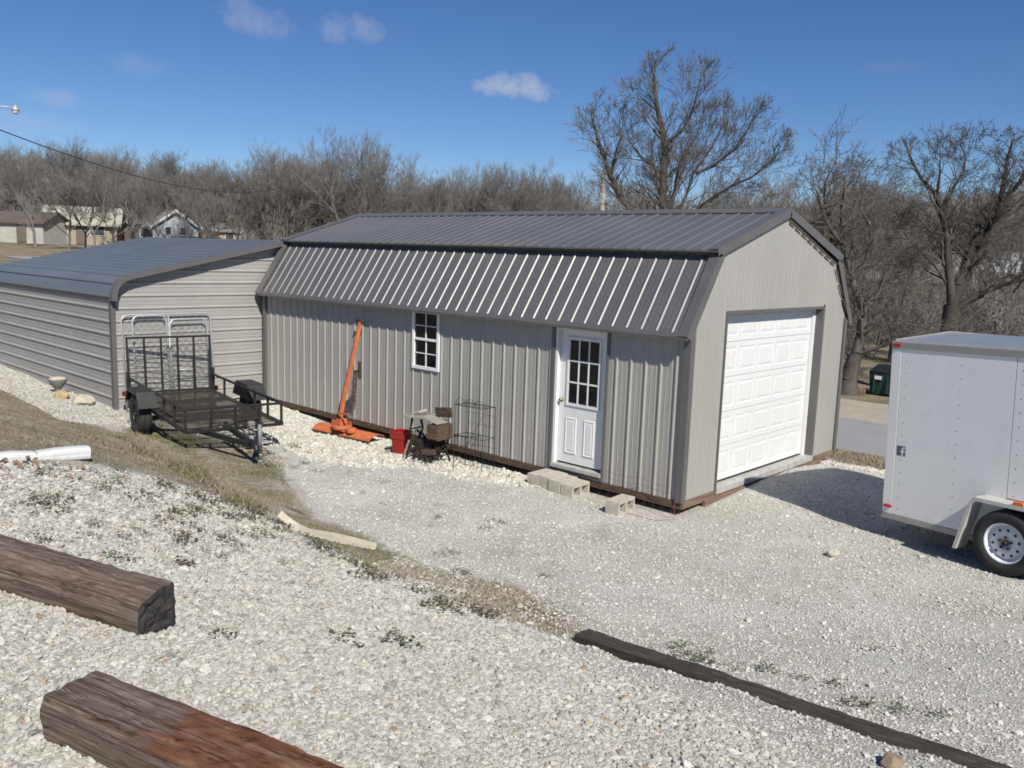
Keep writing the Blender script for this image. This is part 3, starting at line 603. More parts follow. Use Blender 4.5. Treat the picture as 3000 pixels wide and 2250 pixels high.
jm = MB(); jm.box((DX0 - .045, .004, .11), (DX0 - .003, .13, 2.035)); jm.box((DX1 + .003, .012, .11), (DX1 + .02, .13, 2.035)); jm.box((DX0 - .0025, .012, DZ1 + .003), (DX1 + .0025, .13, 2.035))
jm.build('door_jamb', 'white', shed, .002)
dt = MB(); dt.box((-2.215, -.012, -.0), (-2.165, .012, 2.075)); dt.box((-1.268, -.010, .0), (-1.235, .012, 2.075)); dt.box((-2.164, -.011, 2.036), (-1.269, .012, 2.075)); dt.build('door_casing', 'trim', shed)
MB().box((DX0 - .045, -.03, .055), (DX1 + .02, .14, .108)).build('door_sill', 'sill', shed, .006)
MB().box((DX0 - .05, -.008, .0), (DX1 + .025, .02, .054)).build('sill_apron', 'trim', shed)
# window: two sashes, eight panes
wx0, wx1, wz0, wz1 = -5.215, -4.60, 1.135, 2.06
wf = MB(); t = .032
wf.box((wx0 - .02, -.014, wz0 - .02), (wx0 + t, .05, wz1)); wf.box((wx1 - t, -.014, wz0 - .02), (wx1 + .02, .05, wz1)); wf.box((wx0 + t, -.014, wz0 - .02), (wx1 - t, .05, wz0 + t)); wf.box((wx0 + t, -.010, wz1 - t), (wx1 - t, .05, wz1))
window = wf.build('window', 'vinyl', shed, .003); zm = (wz0 + wz1) / 2 + .01; cx = (wx0 + wx1) / 2
MB().box((wx0 + t, -.006, zm - .02), (wx1 - t, .045, zm + .02)).build('meeting_rail', 'vinyl', window, .003)
mu = MB(); mu.box((cx - .008, .006, wz0 + t), (cx + .008, .02, zm - .02)); mu.box((cx - .008, -.002, zm + .02), (cx + .008, .012, wz1 - t))
za, zb = (wz0 + t + zm - .02) / 2, (zm + .02 + wz1 - t) / 2
mu.box((wx0 + t, .0065, za - .007), (wx1 - t, .0195, za + .007)); mu.box((wx0 + t, -.0015, zb - .007), (wx1 - t, .0115, zb + .007)); mu.build('muntin', 'vinyl', window)
for (xa, xb) in ((wx0 + t, cx - .008), (cx + .008, wx1 - t)):
    for (za_, zb_, yy) in ((wz0 + t, za - .007, .022), (za + .007, zm - .02, .022), (zm + .02, zb - .007, .014), (zb + .007, wz1 - t, .014)):
        MB().box((xa, yy, za_), (xb, yy + .004, zb_)).build('pane', 'glass', window)
# overhead garage door of five sections
GX_ = -0.135; gy0, gy1, gz0, gz1 = .845, 3.665, .06, 2.43
gd = bpy.data.objects.new('garage_door', None); COL.objects.link(gd); gd.parent = shed
def section(z0, z1):
    mb = MB(); n = 5; cols = np.linspace(gy0 + .05, gy1 - .05, n + 1); x = GX_
    ys = [gy0]; 
    for i in range(n): ys += [cols[i] + .045, cols[i + 1] - .045]
    ys += [gy1]
    za, zb = z0 + .075, z1 - .075
    def q(a, b, c, d, xo=0): mb.add([(x + xo, a, c), (x + xo, b, c), (x + xo, b, d), (x + xo, a, d)], [(0, 1, 2, 3)])
    q(gy0, gy1, z0 + .004, za); q(gy0, gy1, zb, z1 - .004)
    for i in range(0, len(ys) - 1, 2): q(ys[i], ys[i + 1], za, zb)
    for i in range(n):
        a, b = ys[2 * i + 1], ys[2 * i + 2]; prev = (0, 0)
        for ins, dep in ((.014, -.0045), (.026, -.0045), (.054, .0005)):
            A = [(a + prev[0], za + prev[0]), (b - prev[0], za + prev[0]), (b - prev[0], zb - prev[0]), (a + prev[0], zb - prev[0])]
            B = [(a + ins, za + ins), (b - ins, za + ins), (b - ins, zb - ins), (a + ins, zb - ins)]
            mb.add([(x + prev[1], y, z) for y, z in A] + [(x + dep, y, z) for y, z in B], [(k, (k + 1) % 4, 4 + (k + 1) % 4, 4 + k) for k in range(4)])
            prev = (ins, dep)
        q(a + prev[0], b - prev[0], za + prev[0], zb - prev[0], prev[1])
    mb.add([(x, gy0, z1 - .004), (x, gy1, z1 - .004), (x - .03, gy1, z1 + .001), (x - .03, gy0, z1 + .001), (x, gy0, z0 + .004), (x, gy1, z0 + .004), (x - .03, gy1, z0 - .001), (x - .03, gy0, z0 - .001)], [(0, 1, 2, 3), (4, 5, 6, 7)])
    return mb.build('door_section', 'whitedoor', gd)
for i in range(5): section(gz0 + (gz1 - gz0) * i / 5, gz0 + (gz1 - gz0) * (i + 1) / 5)
MB().box((GX_ - .02, gy0, gz0 - .02), (GX_ + .004, gy1, gz0 - .001)).build('bottom_seal', 'wire', gd)
MB().box((GX_ - .03, gy1 + .001, .0), (GX_ + .035, 3.76, 2.37)).build('door_stop', 'white', shed)
gt = MB(); gt.box((GX_ - .05, 3.762, -.005), (.012, 3.80, 2.375)); gt.box((.0, 3.801, -.005), (.012, 3.83, 2.41)); gt.box((GX_ - .05, .815, -.005), (.014, .842, 2.38)); gt.box((GX_ - .05, .843, 2.345), (.010, 3.761, 2.385)); gt.build('garage_casing', 'trim', shed)
MB().box((GX_ - .1, .84, -.05), (.03, 3.80, .036)).build('garage_threshold', 'sill', shed, .008)
MB().box((.007, .5, -.165), (.06, 4.05, -.06)).build('threshold_board', 'rimy', shed, .004)

# ------------------------------------------------------------------ carport behind the shed's end
CX0, CX1 = -9.96, -16.5; CYL = -2.93
carport = thing('carport', 'enclosed grey metal carport with rounded eave beside the barn garage', 'carport')
prof = [(-2.93, 1.98), (-2.93, 2.08), (-2.915, 2.16), (-2.88, 2.24), (-2.82, 2.315), (-2.73, 2.375), (-2.60, 2.425)]
PKY, PKZ = .60, 3.125
# arc-length roof profile with ribs every pitch on both slopes
def roof_profile():
    P = prof + [(PKY, PKZ)]; R_ = [(2 * PKY - y, z) for y, z in P[::-1][1:]]
    P = [Vector((y, z)) for y, z in P + R_]; s = [0]
    for a, b in zip(P[:-1], P[1:]): s.append(s[-1] + (b - a).length)
    return P, s
RP, RS = roof_profile()
def rp_at(t):
    i = min(max(int(np.searchsorted(RS, t)) - 1, 0), len(RP) - 2); a, b = RP[i], RP[i + 1]; k = (t - RS[i]) / (RS[i + 1] - RS[i]); d = (b - a).normalized()
    return a + (b - a) * k, Vector((-d.y, d.x))
tt = 0
stops = [0, .52, 1.0] + [1.0 + .9144 * i for i in range(1, 20)]
stops = [s for s in stops if s < RS[-1]] + [RS[-1]]
for a, b in zip(stops[:-1], stops[1:]):
    us, hs = ribline(a, b, 0.30, .03, 0.0); extra = [s for s in RS if a < s < b]
    U2 = sorted(set(us + extra)); h2 = [float(np.interp(u, us, hs)) for u in U2]; mb = MB(); vs = []
    for u, h in zip(U2, h2):
        p, n = rp_at(u); q = p + n * (h + .01); vs += [(CX1 - .12, q.x, q.y), (CX0 + .14, q.x, q.y)]
    mb.add(vs, [(2 * i, 2 * i + 1, 2 * i + 3, 2 * i + 2) for i in range(len(U2) - 1)]); mb.build('roof_sheet', 'carroof', carport)
RIBZ = 1.83
def hwall(name, z0, z1, fn, L0, L1, mat='carwall', hg=.019):
    us, hs = ribline(z0, z1, RIBZ, hg, 0.003, base=.028); mb = MB(); mb.sheet(us, hs, L0, L1, fn); return mb.build(name, mat, carport)
zs = [0.0, .43, 1.343, 1.98]
for a, b in zip(zs[:-1], zs[1:]):
    hwall('side_sheet', a, b, lambda u, v, h: (v, CYL + .02 - h, u), CX1, CX0 + .02, hg=.022)
    hwall('side_sheet', a, b, lambda u, v, h: (v, 2 * PKY - CYL - .02 + h, u), CX1, CX0)
roofy = lambda z: (np.interp(z, [q[1] for q in prof] + [PKZ], [q[0] for q in prof] + [PKY]))
zs2 = [0.0, .43, 1.343, 2.256, 3.10]
for a, b in zip(zs2[:-1], zs2[1:]):
    for xx, s_ in ((CX0 - .0, 1), (CX1, -1)):
        hwall('gable_sheet', a, b, lambda u, v, h, xx=xx, s_=s_: (xx + s_ * (h - .02), v, u), lambda z: float(roofy(z)) + .012, lambda z: 2 * PKY - float(roofy(z)) - .012)
# front edge trim that follows the rounded eave, corner post trim
et = MB(); vs = []
for u in sorted(set(list(np.linspace(.0, RS[-1], 60)) + RS)):
    p, n = rp_at(u)
    for x, h in ((CX0 + .15, .02), (CX0 + .162, .03), (CX0 + .162, -.06), (CX0 + .15, -.06)): vs.append((x, p.x + n.x * h, p.y + n.y * h))
    for x, h in ((CX0 + .03, .030), (CX0 + .03, .034)): vs.append((x, p.x + n.x * h, p.y + n.y * h))
k = 6; nr = len(vs) // k
et.add(vs, [(i * k + a, i * k + b, (i + 1) * k + b, (i + 1) * k + a) for i in range(nr - 1) for a, b in ((0, 1), (1, 2), (2, 3), (3, 0), (1, 5), (5, 4), (4, 0))]); et.build('edge_trim', 'trim', carport)
ct = MB(); ct.box((CX0 - .07, CYL - .012, -.02), (CX0 + .02, CYL - .002, 2.0)); ct.box((CX0 + .01, CYL - .012, -.02), (CX0 + .022, CYL + .07, 2.0)); ct.build('corner_trim', 'trimbrown', carport)
MB().box((CX1, CYL + .03, -.03), (CX0 - .01, CYL + .09, .04)).build('base_rail', 'galv', carport)

# ------------------------------------------------------------------ wheels
def wheel(parent, c, axis_y, r, w, rim_r, rim_mat='rimwhite', holes=10, name='wheel'):
    """axle along local y; the outer face looks towards axis_y (+1 or -1)"""
    e = bpy.data.objects.new(name, None); COL.objects.link(e); e.parent = parent; e.location = c
    if axis_y > 0: e.rotation_euler = (0, 0, math.pi)
    t = MB(); hw = w / 2
    t.lathe([(rim_r, -hw * .75), (rim_r + .01, -hw * .95), (rim_r + (r - rim_r) * .45, -hw * 1.06), (r * .93, -hw * 1.0), (r * .985, -hw * .82), (r, -hw * .5), (r, -hw * .42), (r - .008, -hw * .38), (r - .008, -hw * .32), (r, -hw * .28), (r, -.02 * hw), (r - .008, .02 * hw), (r - .008, .1 * hw), (r, .14 * hw),
             (r, hw * .5), (r * .985, hw * .82), (r * .93, hw), (rim_r + (r - rim_r) * .45, hw * 1.06), (rim_r + .01, hw * .95), (rim_r, hw * .75)], 40)
    t.build('tyre', 'rubber', e)
    rm = MB(); rm.lathe([(rim_r + .006, -hw * .86), (rim_r + .008, -hw * .92), (rim_r - .004, -hw * .92), (rim_r - .012, -hw * .70), (rim_r - .022, -hw * .35), (rim_r * .84, -hw * .30), (rim_r * .78, -hw * .52), (rim_r * .5, -hw * .60), (rim_r * .30, -hw * .62), (rim_r * .28, -hw * .5), (0, -hw * .5)], 36)
    rm.lathe([(rim_r, hw * .8), (rim_r - .01, hw * .4), (0, hw * .3)], 24)
    rm.build('rim', rim_mat, e)
    if holes:
        for i in range(holes):
            a = 2 * math.pi * i / holes + .2; hx, hz = rim_r * .66 * math.cos(a), rim_r * .66 * math.sin(a)
            MB().cyl((hx, -hw * .555, hz), (hx, -hw * .585, hz), .0145, 12).build('hand_hole', 'wire', e)
    hb = MB()
    for i in range(5):
        a = 2 * math.pi * i / 5 + .3; q = rim_r * .30; hb.cyl((q * math.cos(a), -hw * .58, q * math.sin(a)), (q * math.cos(a), -hw * .80, q * math.sin(a)), .012, 6)
    hb.cyl((0, -hw * .5, 0), (0, -hw * .95, 0), rim_r * .16, 14, rim_r * .13); hb.build('hub', 'iron', e)
    return e

# ------------------------------------------------------------------ white enclosed trailer
tp = Vector((2.26, .56, .25)); tyaw = math.radians(-15)
tr = thing('enclosed_trailer', 'white enclosed cargo trailer parked before the overhead garage door', 'trailer', tp, rot=(0, -0.04, tyaw))
TL, TW, TH, RR_ = 3.05, 2.1, 1.97, .07
bd = MB()
prof_t = [(0, 0), (0, TH - .075), (TW, TH - .075), (TW, 0)]
bd.box((.002, .004, .02), (TL, TW - .004, TH - .07)); bd.build('body', 'trailer', tr)
sk = MB(); WXS = 1.86
sk.box((.107, -.004, .055), (1.322, .004, TH - .075)); sk.box((1.329, -.0035, .50), (2.545, .004, TH - .075)); sk.box((2.552, -.003, .055), (TL - .01, .004, TH - .075)); sk.box((WXS, -.0038, .055), (2.545, .004, .497)); sk.build('side_skin', 'trailer', tr, .001)
pc = MB(); pc.box((-.012, -.006, .05), (.102, .01, TH - .075)); pc.box((-.012, .011, .05), (.0, .10, TH - .07)); pc.build('corner_post', 'trailer', tr, .004)
MB().box((.002, -.0005, .05), (TL - .02, .0035, TH - .08)).build('seam_backing', 'black', tr)
MB().box((.0, .105, .06), (-.02, TW - .105, TH - .1)).build('rear_door', 'trailer', tr, .004)
hg = MB(); hg.cyl((-.045, .16, .62), (-.045, .16, 1.05), .014, 10); hg.box((-.045, .14, .66), (-.02, .18, .72)); hg.box((-.045, .14, .96), (-.02, .18, 1.02)); hg.build('door_bar', 'redglass', tr)
MB().box((-.014, -.010, -.012), (1.06, .03, .052)).build('bottom_rail', 'alum', tr, .004); MB().box((2.0, -.010, -.012), (TL, .03, .052)).build('bottom_rail', 'alum', tr, .004)
tt_ = MB(); tt_.prism([(-.012, TH - .085), (.06, TH - .085), (.06, TH - .01), (.045, TH + .004), (-.004, TH - .004), (-.012, TH - .014)], lambda a, b: (-.014, a, b), lambda a, b: (TL, a, b)); tt_.build('top_rail', 'alum', tr)
rf = MB(); n = 14; vs = []
for i in range(n + 1):
    y = .03 + (TW - .06) * i / n; z = TH - .002 + RR_ * (1 - abs(2 * i / n - 1))
    vs += [(-.012, y, z), (TL, y, z)]
rf.add(vs, [(2 * i, 2 * i + 2, 2 * i + 3, 2 * i + 1) for i in range(n)]); rf.build('roof', 'alroof', tr)
re_ = MB(); vs = []
for i in range(n + 1):
    y = .0 + TW * i / n; z = TH + RR_ * (1 - abs(2 * i / n - 1)); vs += [(-.02, y, z - .10 - (z - TH) * .6), (-.02, y, z + .012), (.02, y, z + .012), (.02, y, z)]
re_.add(vs, [(4 * i + a, 4 * i + 4 + a, 4 * i + 5 + a, 4 * i + 1 + a) for i in range(n) for a in range(3)]); re_.build('rear_header', 'alum', tr)
for s0 in (.17, .78, 1.39, 2.0, 2.6):
    rv = MB()
    for j in range(14):
        z = .12 + j * .137
        if s0 == 1.39 and z < .5: continue
        rv.cyl((s0, -.002, z), (s0, -.0055, z), .0058, 6)
    o = rv.build('rivet_row', 'black', tr); o['kind'] = 'stuff'
def marker(x, z, mat, w=.10, h=.034):
    mb = MB(); mb.prism([(x - w / 2, z - h * .2), (x - w * .4, z - h / 2), (x + w * .4, z - h / 2), (x + w / 2, z - h * .2), (x + w / 2, z + h * .2), (x + w * .4, z + h / 2), (x - w * .4, z + h / 2), (x - w / 2, z + h * .2)], lambda a, b: (a, -.012, b), lambda a, b: (a, -.030, b)); return mb
marker(.052, TH - .045, 0).build('marker_light', 'redglass', tr, .006); marker(.06, .135, 0).build('marker_light', 'redglass', tr, .006)
# square sticker with a pale letter
st = MB(); st.box((.118, -.0048, .715), (.222, -.003, .825)); st = st.build('sticker', 'sticker', tr)
ff = MB()
ff.box((.176, -.0062, .715), (.194, -.0050, .79)); ff.box((.160, -.0064, .757), (.212, -.0051, .772)); ff.prism([(.176, .79), (.194, .79), (.199, .797), (.212, .797), (.212, .813), (.192, .813), (.181, .806)], lambda a, b: (a, -.0061, b), lambda a, b: (a, -.0049, b)); ff.build('letter', 'white', st)
# fender
WX, WZ, WR = 1.43, .115, .318
fe = MB(); fo = -.205
pth = [(WX - .50, -.08), (WX - .36, .44), (WX - .31, .49), (WX + .31, .49), (WX + .36, .44), (WX + .50, -.08)]
for (x0, z0), (x1, z1) in zip(pth[:-1], pth[1:]): fe.add([(x0, -.004, z0), (x0, fo, z0), (x1, fo, z1), (x1, -.004, z1)], [(0, 1, 2, 3)])
inner = [(WX - .465, -.08), (WX - .33, .415), (WX - .292, .452), (WX + .292, .452), (WX + .33, .415), (WX + .465, -.08)]
fe.add([(x, fo, z) for x, z in pth] + [(x, fo, z) for x, z in inner], [(i, i + 1, 7 + i, 6 + i) for i in range(5)])
fe.add([(x, fo, z) for x, z in inner] + [(x, -.004, z) for x, z in inner], [(i, i + 1, 7 + i, 6 + i) for i in range(5)])
M['fenderpaint'] = paint('fender_pale', (0.55, 0.53, 0.50), 0.4, 0.1, 0.08, 5); fe.build('fender', 'fenderpaint', tr, .004)
am = MB(); am.prism([(WX + .05, .492), (WX + .16, .492), (WX + .15, .53), (WX + .06, .53)], lambda a, b: (a, fo + .01, b), lambda a, b: (a, fo + .05, b)); am.build('marker_light', 'amber', tr, .006)
MB().box((WX - .45, .002, -.06), (WX + .45, .2, .45)).build('wheel_well', 'wire', tr)
wheel(tr, (WX, -.10, WZ - .02), -1, WR, .19, .193); wheel(tr, (WX, TW + .125, WZ - .02), 1, WR, .19, .193)
ax = MB(); ax.beam((WX, -.05, WZ - .02), (WX, TW + .05, WZ - .02), .06, .06); ax.build('axle', 'black', tr)
ch = MB(); ch.beam((.05, .15, .0), (TL, .15, .0), .06, .08); ch.beam((.05, TW - .15, .0), (TL, TW - .15, .0), .06, .08)
for x in (.2, .8, 1.4, 2.0, 2.6): ch.beam((x, .15, .0), (x, TW - .15, .0), .05, .05)
ch.beam((TL, .3, .0), (TL + 1.1, TW / 2, -.0), .06, .08); ch.beam((TL, TW - .3, .0), (TL + 1.1, TW / 2, .0), .06, .08); ch.build('chassis', 'black', tr)
jx = MB(); gz_ = -.41; jx.cyl((TL + .9, TW / 2, .35), (TL + .9, TW / 2, -.15), .03, 10); jx.cyl((TL + .9, TW / 2, -.15), (TL + .9, TW / 2, -.22), .08, 12); jx.build('tongue_jack', 'black', tr)

# ------------------------------------------------------------------ black utility trailer
UT = thing('utility_trailer', 'small black steel utility trailer with raised mesh tailgate in front of the carport', 'trailer', (-6.07, -2.72, 0), math.radians(-10.55))
ub = .33; HW = .72; BL = 3.5
def sq(mb, a, b, w=.04, h=None): mb.beam(a, b, w, h or w)
f = MB()
for s_ in (-1, 1): sq(f, (0, s_ * HW, ub - .02), (-BL, s_ * HW, ub - .02), .05, .05)
for x in (0, -.9, -1.75, -2.6, -BL): sq(f, (x, -HW, ub - .025), (x, HW, ub - .025), .045)
f.build('bed_frame', 'black', UT)
dk = MB()
for i in range(1, 46): dk.beam((-BL * i / 46, -HW + .02, ub + .004), (-BL * i / 46, HW - .02, ub + .004), .022, .006)
for i in range(1, 30): dk.beam((0, -HW + 2 * HW * i / 30, ub + .009), (-BL, -HW + 2 * HW * i / 30, ub + .009), .010, .005)
dk = dk.build('mesh_deck', 'rust', UT); dk['kind'] = 'stuff'
rl = MB(); rt_ = ub + .30
for s_ in (-1, 1): sq(rl, (0, s_ * HW, rt_), (-BL, s_ * HW, rt_), .034)
sq(rl, (0, -HW, rt_), (0, HW, rt_), .034); rl.build('top_rail', 'black', UT)
for s_ in (-1, 1):
    for x in (-.02, -.6, -1.2, -2.75, -BL + .04): MB().beam((x, s_ * HW, ub), (x, s_ * HW, rt_ - .017), .032, .032, (1, 0, 0)).build('rail_post', 'black', UT)
for y in (-.36, 0, .36): MB().beam((0, y, ub), (0, y, rt_ - .017), .032, .032, (1, 0, 0)).build('rail_post', 'black', UT)
gate = bpy.data.objects.new('tailgate', None); COL.objects.link(gate); gate.parent = UT; gate.location = (-BL - .03, 0, ub)
GH = 1.0; lean = .06
MB().beam((-lean, -HW - .02, GH), (-lean, HW + .02, GH), .034, .034).build('gate_rail', 'black', gate); MB().beam((0, -HW - .02, .02), (0, HW + .02, .02), .034, .034).build('gate_rail', 'black', gate)
for i in range(6):
    y = -HW + 2 * HW * i / 5; MB().beam((0, y, .03), (-lean, y, GH - .015), .032, .032, (1, 0, 0)).build('gate_bar', 'black', gate)
gm = MB()
for i in range(1, 11): gm.beam((-lean * i / 11 - .018, -HW, GH * i / 11), (-lean * i / 11 - .018, HW, GH * i / 11), .010, .006)
gm.build('gate_mesh', 'black', gate)['kind'] = 'stuff'
for s_ in (-1, 1):
    MB().beam((-BL + .03, s_ * (HW + .02), ub - .02), (-BL + .03, s_ * (HW + .02), ub + .42), .05, .05, (1, 0, 0)).build('gate_post', 'black', UT)
    fd = MB(); y0, y1 = s_ * (HW + .03), s_ * (HW + .31); X = -1.93; zt_ = ub + .34
    P_ = [(X - .46, ub + .10), (X - .30, zt_), (X + .30, zt_), (X + .46, ub + .10)]
    for (xa, za_), (xb, zb_) in zip(P_[:-1], P_[1:]): fd.add([(xa, y0, za_), (xa, y1, za_), (xb, y1, zb_), (xb, y0, zb_)], [(0, 1, 2, 3)])
    fd.add([(x, y0, z) for x, z in P_], [(0, 1, 2, 3)]); Q_ = [(X - .46, ub + .10), (X - .30, zt_), (X + .30, zt_), (X + .46, ub + .10)]
    fd.add([(x, y1, z) for x, z in Q_] + [(x, y1, z - .05) for x, z in Q_], [(i, i + 1, 5 + i, 4 + i) for i in range(3)])
    fo_ = fd.build('fender', 'black', UT); md = fo_.modifiers.new('thick', 'SOLIDIFY'); md.thickness = .006
    gzz = h1(*(Matrix.Rotation(math.radians(-10.55), 3, 'Z') @ Vector((-1.93, s_ * .9, 0)) + Vector((-6.07, -2.72, 0))).xy)
    wheel(UT, (X, s_ * (HW + .18), gzz + .325), s_, .33, .2, .19, 'black', 0)
    MB().box((-BL - .02, s_ * (HW + .06) - .06, ub - .02), (-BL + .02, s_ * (HW + .06) + .06, ub + .07)).build('tail_light', M.setdefault('dullred', paint('dull_red_lens', (0.16, 0.012, 0.012), 0.4, 0, 0.1, 20)), UT, .008)
tg = MB(); tg.beam((-.3, -HW * .7, ub - .06), (.72, -.04, .20), .05, .07); tg.beam((-.3, HW * .7, ub - .06), (.72, .04, .20), .05, .07); tg.beam((-.5, 0, ub - .06), (.76, 0, .195), .06, .07); tg.build('tongue', 'black', UT)
cp = MB(); cp.cyl((.70, 0, .21), (.90, 0, .175), .055, 10, .04); cp.cyl((.88, 0, .20), (.88, 0, .10), .04, 10); cp.build('coupler', 'black', UT)
MB().box((-1.93 - .03, -HW, gzz + .29), (-1.93 + .03, HW, gzz + .35)).build('axle', 'black', UT)
jk = MB(); jk.cyl((.58, .16, .45), (.58, .16, .03), .03, 12); jk.cyl((.58, .16, .03), (.58, .16, -.075), .022, 10); jk.cyl((.58, .16, -.075), (.58, .16, -.10), .07, 14); M['oldgalv'] = paint('dull_steel', (0.22, 0.225, 0.23), 0.6, 0.3, 0.2, 12); jk.build('jack', 'oldgalv', UT)
MB().tube([(.58, .16, .42), (.58, .07, .44), (.58, .0, .43), (.58, .0, .36)], .009, 8).build('jack_handle', 'black', UT)
wr = MB()
for k in range(3):
    pts = [(.15 + .18 * i + .03 * math.sin(3 * i + k), .05 * k + .04 * math.sin(2.3 * i + k * 2), ub + .02 - .16 * (i / 5) - .07 * math.sin(math.pi * i / 6)) for i in range(7)]; wr.tube(pts, .006, 6)
wr.build('light_wiring', 'wire', UT)
MB().box((.20, .10, ub + .0), (.30, .20, ub + .11)).build('tongue_box', 'planter', UT, .02)

# ------------------------------------------------------------------ galvanised gates against the carport
def gate_panel(name, label, y0, y1, z0, z1, x, lean, r=.0165, rails=(), bars=(), cat='gate'):
    t = thing(name, label, cat, (x, y0, z0)); w = y1 - y0; h = z1 - z0; cr = .11
    def pt(y, z): return (-lean * z / h, y, z)
    path = [pt(0, 0)]
    for i in range(7): a = math.pi - math.pi / 2 * i / 6; path.append(pt(cr + cr * math.cos(a), h - cr + cr * math.sin(a)))
    for i in range(7): a = math.pi / 2 - math.pi / 2 * i / 6; path.append(pt(w - cr + cr * math.cos(a), h - cr + cr * math.sin(a)))
    path.append(pt(w, 0)); MB().tube(path, r, 10).build('frame', 'galv', t)
    MB().tube([pt(0, .06), pt(w, .06)], r * .9, 8).build('bottom_rail', 'galv', t)
    for z in rails: MB().tube([pt(0, z), pt(w, z)], r * .75, 8).build('cross_rail', 'galv', t)
    for y in bars: MB().tube([pt(y, .06), pt(y, h - .02)], r * .8, 8).build('upright', 'galv', t)
    m = MB(); s_ = .14; k = int((w + h) / s_)
    for i in range(1, k):
        c = i * s_
        for sg in (0, 1):
            a = (max(0, c - h), min(h, c)); b = (min(w, c), max(0, c - w))
            p, q = ((a[0], a[1]), (b[0], b[1])) if sg == 0 else ((w - a[0], a[1]), (w - b[0], b[1]))
            m.tube([pt(*p), pt(*q)], .0022, 3, caps=False)
    m.build('chain_link', 'galv', t)['kind'] = 'stuff'; return t
gate_panel('livestock_gate', 'wide galvanised tube kennel panel leaning on the carport front wall', -2.78, -1.10, h1(-9.8, -2) + .02, 1.72, -9.78, .13, bars=(.86,))
gate_panel('livestock_gate', 'narrow galvanised gate leaning against the wider panel at the carport', -1.92, -1.20, h1(-9.7, -1.5) + .02, 1.62, -9.70, .16, rails=(.72,))
gate_panel('livestock_gate', 'galvanised tube frame with one post, leftmost of the gates at the carport', -2.60, -1.98, h1(-9.74, -2.3) + .02, 1.70, -9.735, .14)

# ------------------------------------------------------------------ orange tractor grader blade leaning on the wall
gbz = h1(-6.4, -.5)
GB = thing('grader_blade', 'orange tractor grader blade standing on end against the shed wall', 'farm implement', (-6.42, -.5, gbz))
mo = MB(); n = 9; A0, A1 = Vector((-.72, .02, 0)), Vector((.72, .16, 0)); dd = (A1 - A0).normalized(); nn = Vector((-dd.y, dd.x, 0))
vs = []
for i in range(n):
    a = math.pi * (.02 + .78 * i / (n - 1)); off = -nn * (.20 * math.cos(a) ) ; z = .02 + .125 * math.sin(a)
    for A in (A0, A1):
        for e in (0, .012): vs.append(A + off * (1 - e * 3) + Vector((0, 0, z - e)))
mo.add(vs, [(4 * i + a, 4 * i + 4 + a, 4 * i + 4 + b, 4 * i + b) for i in range(n - 1) for a, b in ((0, 2), (2, 3), (3, 1), (1, 0))] + [(0, 2, 3, 1), tuple(4 * (n - 1) + q for q in (0, 1, 3, 2))]); mo.build('moldboard', 'orange', GB)
MB().beam(A0 - nn * .205 + Vector((0, 0, .02)), A1 - nn * .205 + Vector((0, 0, .02)), .02, .06).build('cutting_edge', 'rust', GB)
hb = MB(); hb.box((-.20, -.12, .12), (.13, .09, .14)); hb.box((-.19, -.13, .141), (.06, -.115, .30)); hb.box((-.19, .08, .141), (.08, .095, .27)); hb.box((-.11, -.09, .141), (.03, .05, .32)); hb.build('pivot_mount', 'orange', GB, .008)
MB().cyl((.24, -.02, .12), (.24, -.02, .20), .085, 16).build('swivel_cap', 'orange', GB, .01)
MB().cyl((-.02, -.02, .15), (-.02, -.02, .21), .17, 20).build('turntable', 'orange', GB, .008)
for s_ in (-.018, .018):
    bm_ = MB(); pts = [Vector((-.05 + s_, -.05, .28)), Vector((-.055 + s_, -.01, .45)), Vector((-.075 + s_ , .07, .75)), Vector((-.075 + s_ * .9, .21, 1.25)), Vector((-.075 + s_ * .75, .40, 1.98))]
    for a, b in zip(pts[:-1], pts[1:]): bm_.beam(a, b + (b - a).normalized() * .01, .026, .05, (0, -1, 0))
    bm_.build('draw_bar', 'orange', GB, .004)
MB().cyl((-.16, .39, 1.99), (.02, .39, 1.99), .028, 10).build('hitch_pin', 'rust', GB)
MB().beam((-.02, -.10, .42), (.30, -.12, .46), .03, .025).build('lever', 'orange', GB)
MB().beam((.02, .20, 1.12), (.22, .18, 1.16), .05, .05).build('side_arm', 'rust', GB)
MB().beam((.215, .17, 1.02), (.20, .17, 1.32), .03, .05, (0, 1, 0)).build('hook_plate', 'rust', GB)
cn = MB()
def link(c, a, L=.024, r=.0065):
    pts = [(c[0] + math.cos(a) * L * .55 * math.cos(t), c[1] + math.sin(a) * L * .55 * math.cos(t), c[2] + L * math.sin(t)) for t in np.linspace(0, 2 * math.pi, 8, endpoint=False)]; cn.tube(pts, r, 4, closed=True)
for k, (x, y, z0, z1) in enumerate(((.06, .16, .52, 1.14), (.10, .15, .36, 1.13), (.14, .15, .62, 1.15), (.17, .14, .48, 1.12))):
    i = 0; z = z1
    while z > z0: link((x - .05 * (z1 - z) + .006 * math.sin(i), y - .03 * (z1 - z) / .6, z), (i % 2) * math.pi / 2 + k); z -= .036; i += 1
cn.build('chain', 'chain', GB)

